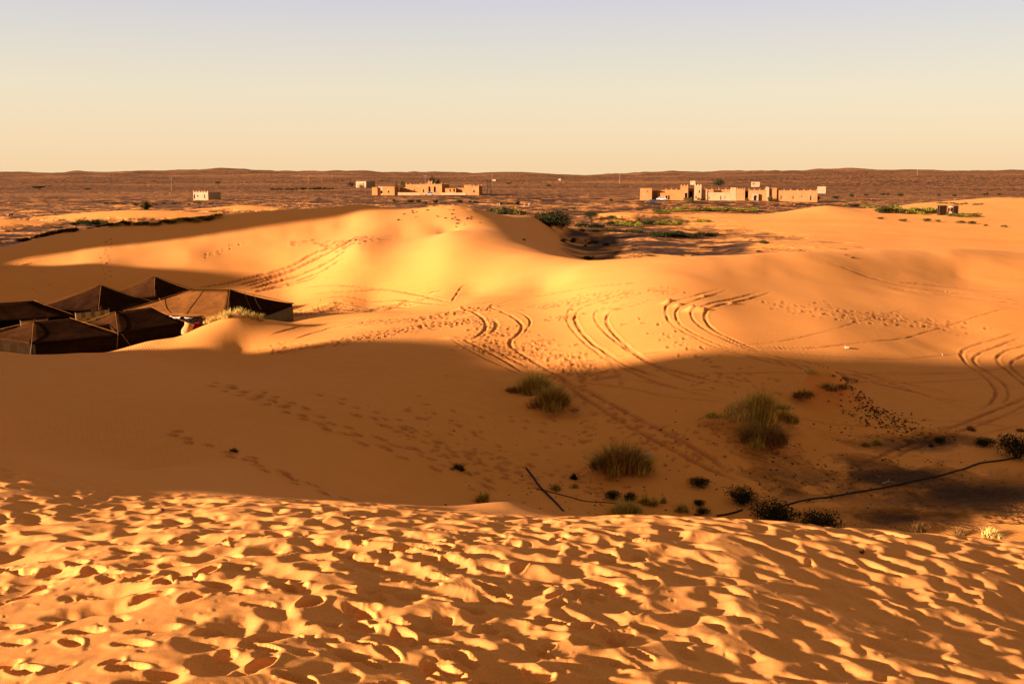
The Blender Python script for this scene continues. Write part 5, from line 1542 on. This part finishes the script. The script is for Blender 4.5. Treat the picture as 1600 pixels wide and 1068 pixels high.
single_stone('tiny dark pebble among the prints, left of centre', 543, 806, .03, M_STONE, 5)
single_stone('pale scrap lying on the shaded face of the middle dune', 1323, 544, .12, M_PALE, 21, 'scrap')
single_stone('grey scrap on the left wheel track below the tussock', 1012, 712, .13, M_PALE, 21, 'scrap')
single_stone('dark dot of a stone on the bright ridge track', 893, 484, .07, M_STONE, 40)
def twig(label, px, py, L_, ang, y0=21):
    p = at(px, py, y0); mb = MB()
    pts = [(math.cos(ang) * L_ * (t - .5) + .03 * math.sin(t * 8), math.sin(ang) * L_ * (t - .5), .02 + .06 * math.sin(t * 3.1)) for t in [k / 6 for k in range(7)]]
    mb.tube(pts, .018, 5, .008); mb.tube([pts[3], (pts[3][0] + .1, pts[3][1] + .2, .1)], .01, 4)
    o = mb.build('twig', M_PALE); o.location = p; o['label'] = label; o['category'] = 'twig'
twig('bleached twig on the left face of the middle dune', 699, 587, .35, .2)
twig('pale bent twig on the right fan of wheel tracks', 1033, 573, .7, -.2)
twig('pale twig on the shaded sand right of centre', 1475, 573, .5, .1)
twig('pale stalk on the crusty valley floor', 1388, 755, .5, .2)
twig('short pale stick beside the far white scrap track', 1472, 555, .4, 1.2)

# ------------------------------------------------------------------ the pair of black cabins
pc = at(1482, 336, 150); mc = pc.y / 1556
T = thing('washroom', 'pair of black cloth cabins with a white basin between, on the far right sand', 'cabin', pc, math.radians(-8))
for (a, b, top) in ((-14, -3, 14.5), (6.5, 14, 14.2)):
    mb = MB(); x0, x1 = a * mc, b * mc; h = top * mc; d = 1.5
    n = 10
    ring = []
    for (xa, ya, xb, yb) in ((x0, 0, x1, 0), (x1, 0, x1, d), (x1, d, x0, d), (x0, d, x0, 0)):
        for k in range(n):
            u = k / n; ring.append((xa + (xb - xa) * u + .02 * math.sin(k * 2.2), ya + (yb - ya) * u + .03 * math.sin(k * 1.9)))
    m_ = len(ring)
    for zz in (-.4, h * .5, h):
        mb.v.extend([(x, y, zz) for x, y in ring])
    for lv in range(2):
        for q in range(m_):
            mb.f.append((lv * m_ + q, lv * m_ + (q + 1) % m_, (lv + 1) * m_ + (q + 1) % m_, (lv + 1) * m_ + q))
    mb.f.append(tuple(range(2 * m_, 3 * m_)))
    w = mb.build('cabin_wall', M_TENT_W, T)
    mb = MB()
    for (x, y) in ((x0, 0), (x1, 0), (x1, d), (x0, d)): mb.tube([(x, y, -.4), (x, y, h + .12)], .05, 6)
    mb.build('corner_post', M_WOOD, w)
mb = MB(); mb.box(-3 * mc, 6.5 * mc, .2, 1.3, 12.0 * mc, 13.0 * mc); mb.build('crossbeam', M_CANVAS, T)
mb = MB(); mb.box(-2.9 * mc, 5.5 * mc, .3, .9, -.3, 5.2 * mc); mb.build('basin', M_WHITE, T)
mb = MB(); mb.tube([(1.5 * mc, .6, 5.2 * mc), (1.5 * mc, .6, 7 * mc)], .07, 8, .05)
for k in range(8):
    a0 = k * math.pi / 4
    mb.tube([(1.5 * mc, .6, 6.6 * mc), (1.5 * mc + math.cos(a0) * .28, .6 + math.sin(a0) * .28, 7.6 * mc), (1.5 * mc + math.cos(a0) * .16, .6 + math.sin(a0) * .16, 10.2 * mc)], .12, 5, .05)
mb.build('water_jar', M_WHITE, T, True)
mb = MB(); mb.box(1.0 * mc, 2.2 * mc, .1, .19, 10.2 * mc, 11.8 * mc); mb.build('sign', M_RED, T)

# ------------------------------------------------------------------ poles, masts, pylon
def mast(label, px, py0, py1, Y, r=.12, arms=0, name='utility_pole', cat='pole', group='thin poles on the horizon'):
    x = P(px, py1, Y)[0]; g = hz(x, Y); h = P(px, py0, Y)[2] - g
    T = thing(name, label, cat, (x, Y, g), 0, group)
    mb = MB(); mb.tube([(0, 0, -1), (0, 0, h)], r, 6, r * .6); mb.build('pole', M_METAL, T)
    mb = MB(); mb.box(-.7, .7, -.06, .06, h * .93, h * .93 + .12); mb.build('crossarm', M_METAL, T)
    mb = MB()
    for q in (-.6, .6): mb.tube([(q, 0, h * .93 + .1), (q, 0, h * .93 + .35)], .07, 5)
    mb.build('insulator', M_METAL, T)
mast('thin pale pole on the plain left of the small cube house', 268.5, 277, 298, 620, .1)
mast('short thin pole above the scrub line left of the white house', 481.5, 276, 285, 1000, .13)
mast('thin mast rising from the roof of the left compound', 664.5, 273, 292, 520, .08)
mast('pole behind the dark frame pylon at the centre', 769, 272, 286, 900, .12)
mast('pale pole breaking the skyline right of the centre', 968, 260.5, 282, 1100, .13)
mast('pole on the hill crest above the right kasbah', 1195.5, 252.5, 271, 2500, .24)
mast('pole on the hill above the black cabins', 1433, 256, 276, 1900, .2)
x = P(764, 301, 520)[0]; g = hz(x, 520); h = P(764, 282, 520)[2] - g
T = thing('pylon', 'dark H-shaped frame pylon right of the left compound', 'pylon', (x, 520, g))
for s in (-1, 1):
    mb = MB(); mb.tube([(s * 1.1, 0, -1), (s * .95, 0, h)], .20, 6); mb.build('leg', M_RUST, T)
mb = MB(); mb.box(-1.35, 1.35, -.12, .12, h * .90, h); mb.box(-1.1, 1.1, -.1, .1, h * .62, h * .68); mb.build('crossbar', M_RUST, T)
mb = MB(); mb.tube([(-1, 0, h * .3), (1, 0, h * .62)], .07, 4); mb.tube([(1, 0.16, h * .3), (-1, .16, h * .62)], .07, 4); mb.build('brace', M_RUST, T)
for i, px in enumerate((778, 780.5, 819, 826.5)):
    p = at(px, 322, 160); mb = MB(); mb.tube([(0, 0, -.2), (0, 0, 1.0 + .2 * (i % 2))], .05, 6)
    o = mb.build('post', M_CANVAS); o.location = p; o['label'] = ORD[i] + ' from the left of the short pale fence posts near the centre'; o['category'] = 'post'; o['group'] = 'pale fence posts near the centre'

# ------------------------------------------------------------------ vehicles by the compounds
def car(label, px, pyb, Y, L_, H, mat, rot, name='parked_car', group=None):
    x = P(px, pyb, Y)[0]; g = max(hz(x, Y), P(px, pyb, Y)[2] - .3) if Y < 600 else hz(x, Y)
    g = hz(x, Y)
    T = thing(name, label, 'car', (x, Y, g), rot, group)
    W = 1.8
    prof = [(-.5, .28), (-.5, .56), (-.44, .62), (-.30, .66), (-.20, .97), (.30, 1.0), (.42, .66), (.48, .60), (.5, .30)]
    mb = MB(); n = len(prof)
    for s in (-1, 1):
        for (u, v) in prof:
            inset = .12 if v > .8 else 0
            mb.v.append((u * L_, s * (W / 2 - inset), v * H))
    mb.f.append(tuple(range(n))); mb.f.append(tuple(range(2 * n - 1, n - 1, -1)))
    for i in range(n): mb.f.append((i, i + n, (i + 1) % n + n, (i + 1) % n)[::-1])
    mb.build('body', mat, T)
    for s in (-1, 1):
        mb = MB()
        y = s * (W / 2 + .004)
        mb.add([(-.24 * L_, y, .68 * H), (-.17 * L_, y - s * .1, .93 * H), (.04 * L_, y - s * .1, .94 * H), (.04 * L_, y, .68 * H)], [(0, 1, 2, 3)])
        mb.add([(.07 * L_, y, .68 * H), (.07 * L_, y - s * .1, .94 * H), (.28 * L_, y - s * .1, .94 * H), (.37 * L_, y, .68 * H)], [(0, 1, 2, 3)])
        mb.build('side_window', M_GLASS, T)
        for u in (-.32, .32):
            mb = MB(); mb.tube([(u * L_, s * (W / 2 - .22), .21 * H), (u * L_, s * (W / 2 + .03), .21 * H)], .24 * H, 12)
            wl = mb.build('wheel', M_RUBBER, T)
            mb = MB(); mb.tube([(u * L_, s * (W / 2 + .03), .21 * H), (u * L_, s * (W / 2 + .045), .21 * H)], .13 * H, 8); mb.build('rim', M_METAL, wl)
        mb = MB(); mb.box(-.5 * L_ - .02, -.5 * L_ + .05, min(s * .5, s * .8), max(s * .5, s * .8), .45 * H, .55 * H); mb.build('headlight', M_METAL, T)
car('white four-wheel drive parked before the central block of the left compound', 671, 308, 492, 4.9, 1.85, M_CARW, math.radians(8))
car('pale vehicle parked by the low annex of the right kasbah', 1033.5, 311, 421, 4.2, 1.7, M_CARW, math.radians(-12))
car('low dark car on the ground in front of the kasbah corner block', 1018.5, 315.5, 395, 4.2, 1.25, M_CARD, math.radians(2))

# ------------------------------------------------------------------ goats on the plain
def goat(label, px, py, L_, rot):
    p = at(px, py, 120)
    T = thing('goat', label, 'goat', p, rot, 'dark goats on the left plain')
    vs = [(0, 0, .62), (.38, 0, .66), (.52, 0, .82), (.66, 0, .92), (.82, 0, .84), (-.34, 0, .64), (-.46, 0, .60), (-.5, 0, .70)]
    ed = [(0, 1), (1, 2), (2, 3), (3, 4), (0, 5), (5, 6), (6, 7)]
    rad = [.20, .18, .11, .10, .05, .19, .10, .04]
    for (bx_, sgn, knee) in ((.36, 1, .02), (.36, -1, .02), (-.36, 1, -.05), (-.36, -1, -.05)):
        i = len(vs); src = 1 if bx_ > 0 else 5
        vs += [(bx_, .11 * sgn, .48), (bx_ - knee * 1.0, .12 * sgn, .27), (bx_ + knee, .12 * sgn, .02)]; ed += [(src, i), (i, i + 1), (i + 1, i + 2)]; rad += [.08, .045, .035]
    vs += [(.64, .09, 1.02), (.60, -.09, 1.02)]; ed += [(3, len(vs) - 2), (3, len(vs) - 1)]; rad += [.025, .025]
    me = bpy.data.meshes.new('body'); s = L_ / 1.3
    me.from_pydata([(a * s, b * s, c * s) for a, b, c in vs], ed, [])
    o = bpy.data.objects.new('body', me); COL.objects.link(o); o.parent = T
    sk = o.modifiers.new('skin', 'SKIN')
    for i, r in enumerate(rad): me.skin_vertices[0].data[i].radius = (r * s, r * s)
    me.skin_vertices[0].data[0].use_root = True
    o.modifiers.new('sub', 'SUBSURF').levels = 1
    o.modifiers['sub'].render_levels = 1
    me.materials.append(M_GOAT_D)
    mb = MB(); mb.tube([(-.36 * s, 0, .72 * s), (-.50 * s, 0, .60 * s), (-.49 * s, 0, .42 * s)], .15 * s, 8, .06 * s); mb.build('pale_rump', M_PALE, T, True)
goat('dark goat with a pale rump on the plain at the far left', 17, 339, 1.5, .2)
goat('smaller dark goat to the right on the plain, nearer the low dune', 88, 337, 1.1, 2.6)
print('objects', len(bpy.data.objects))
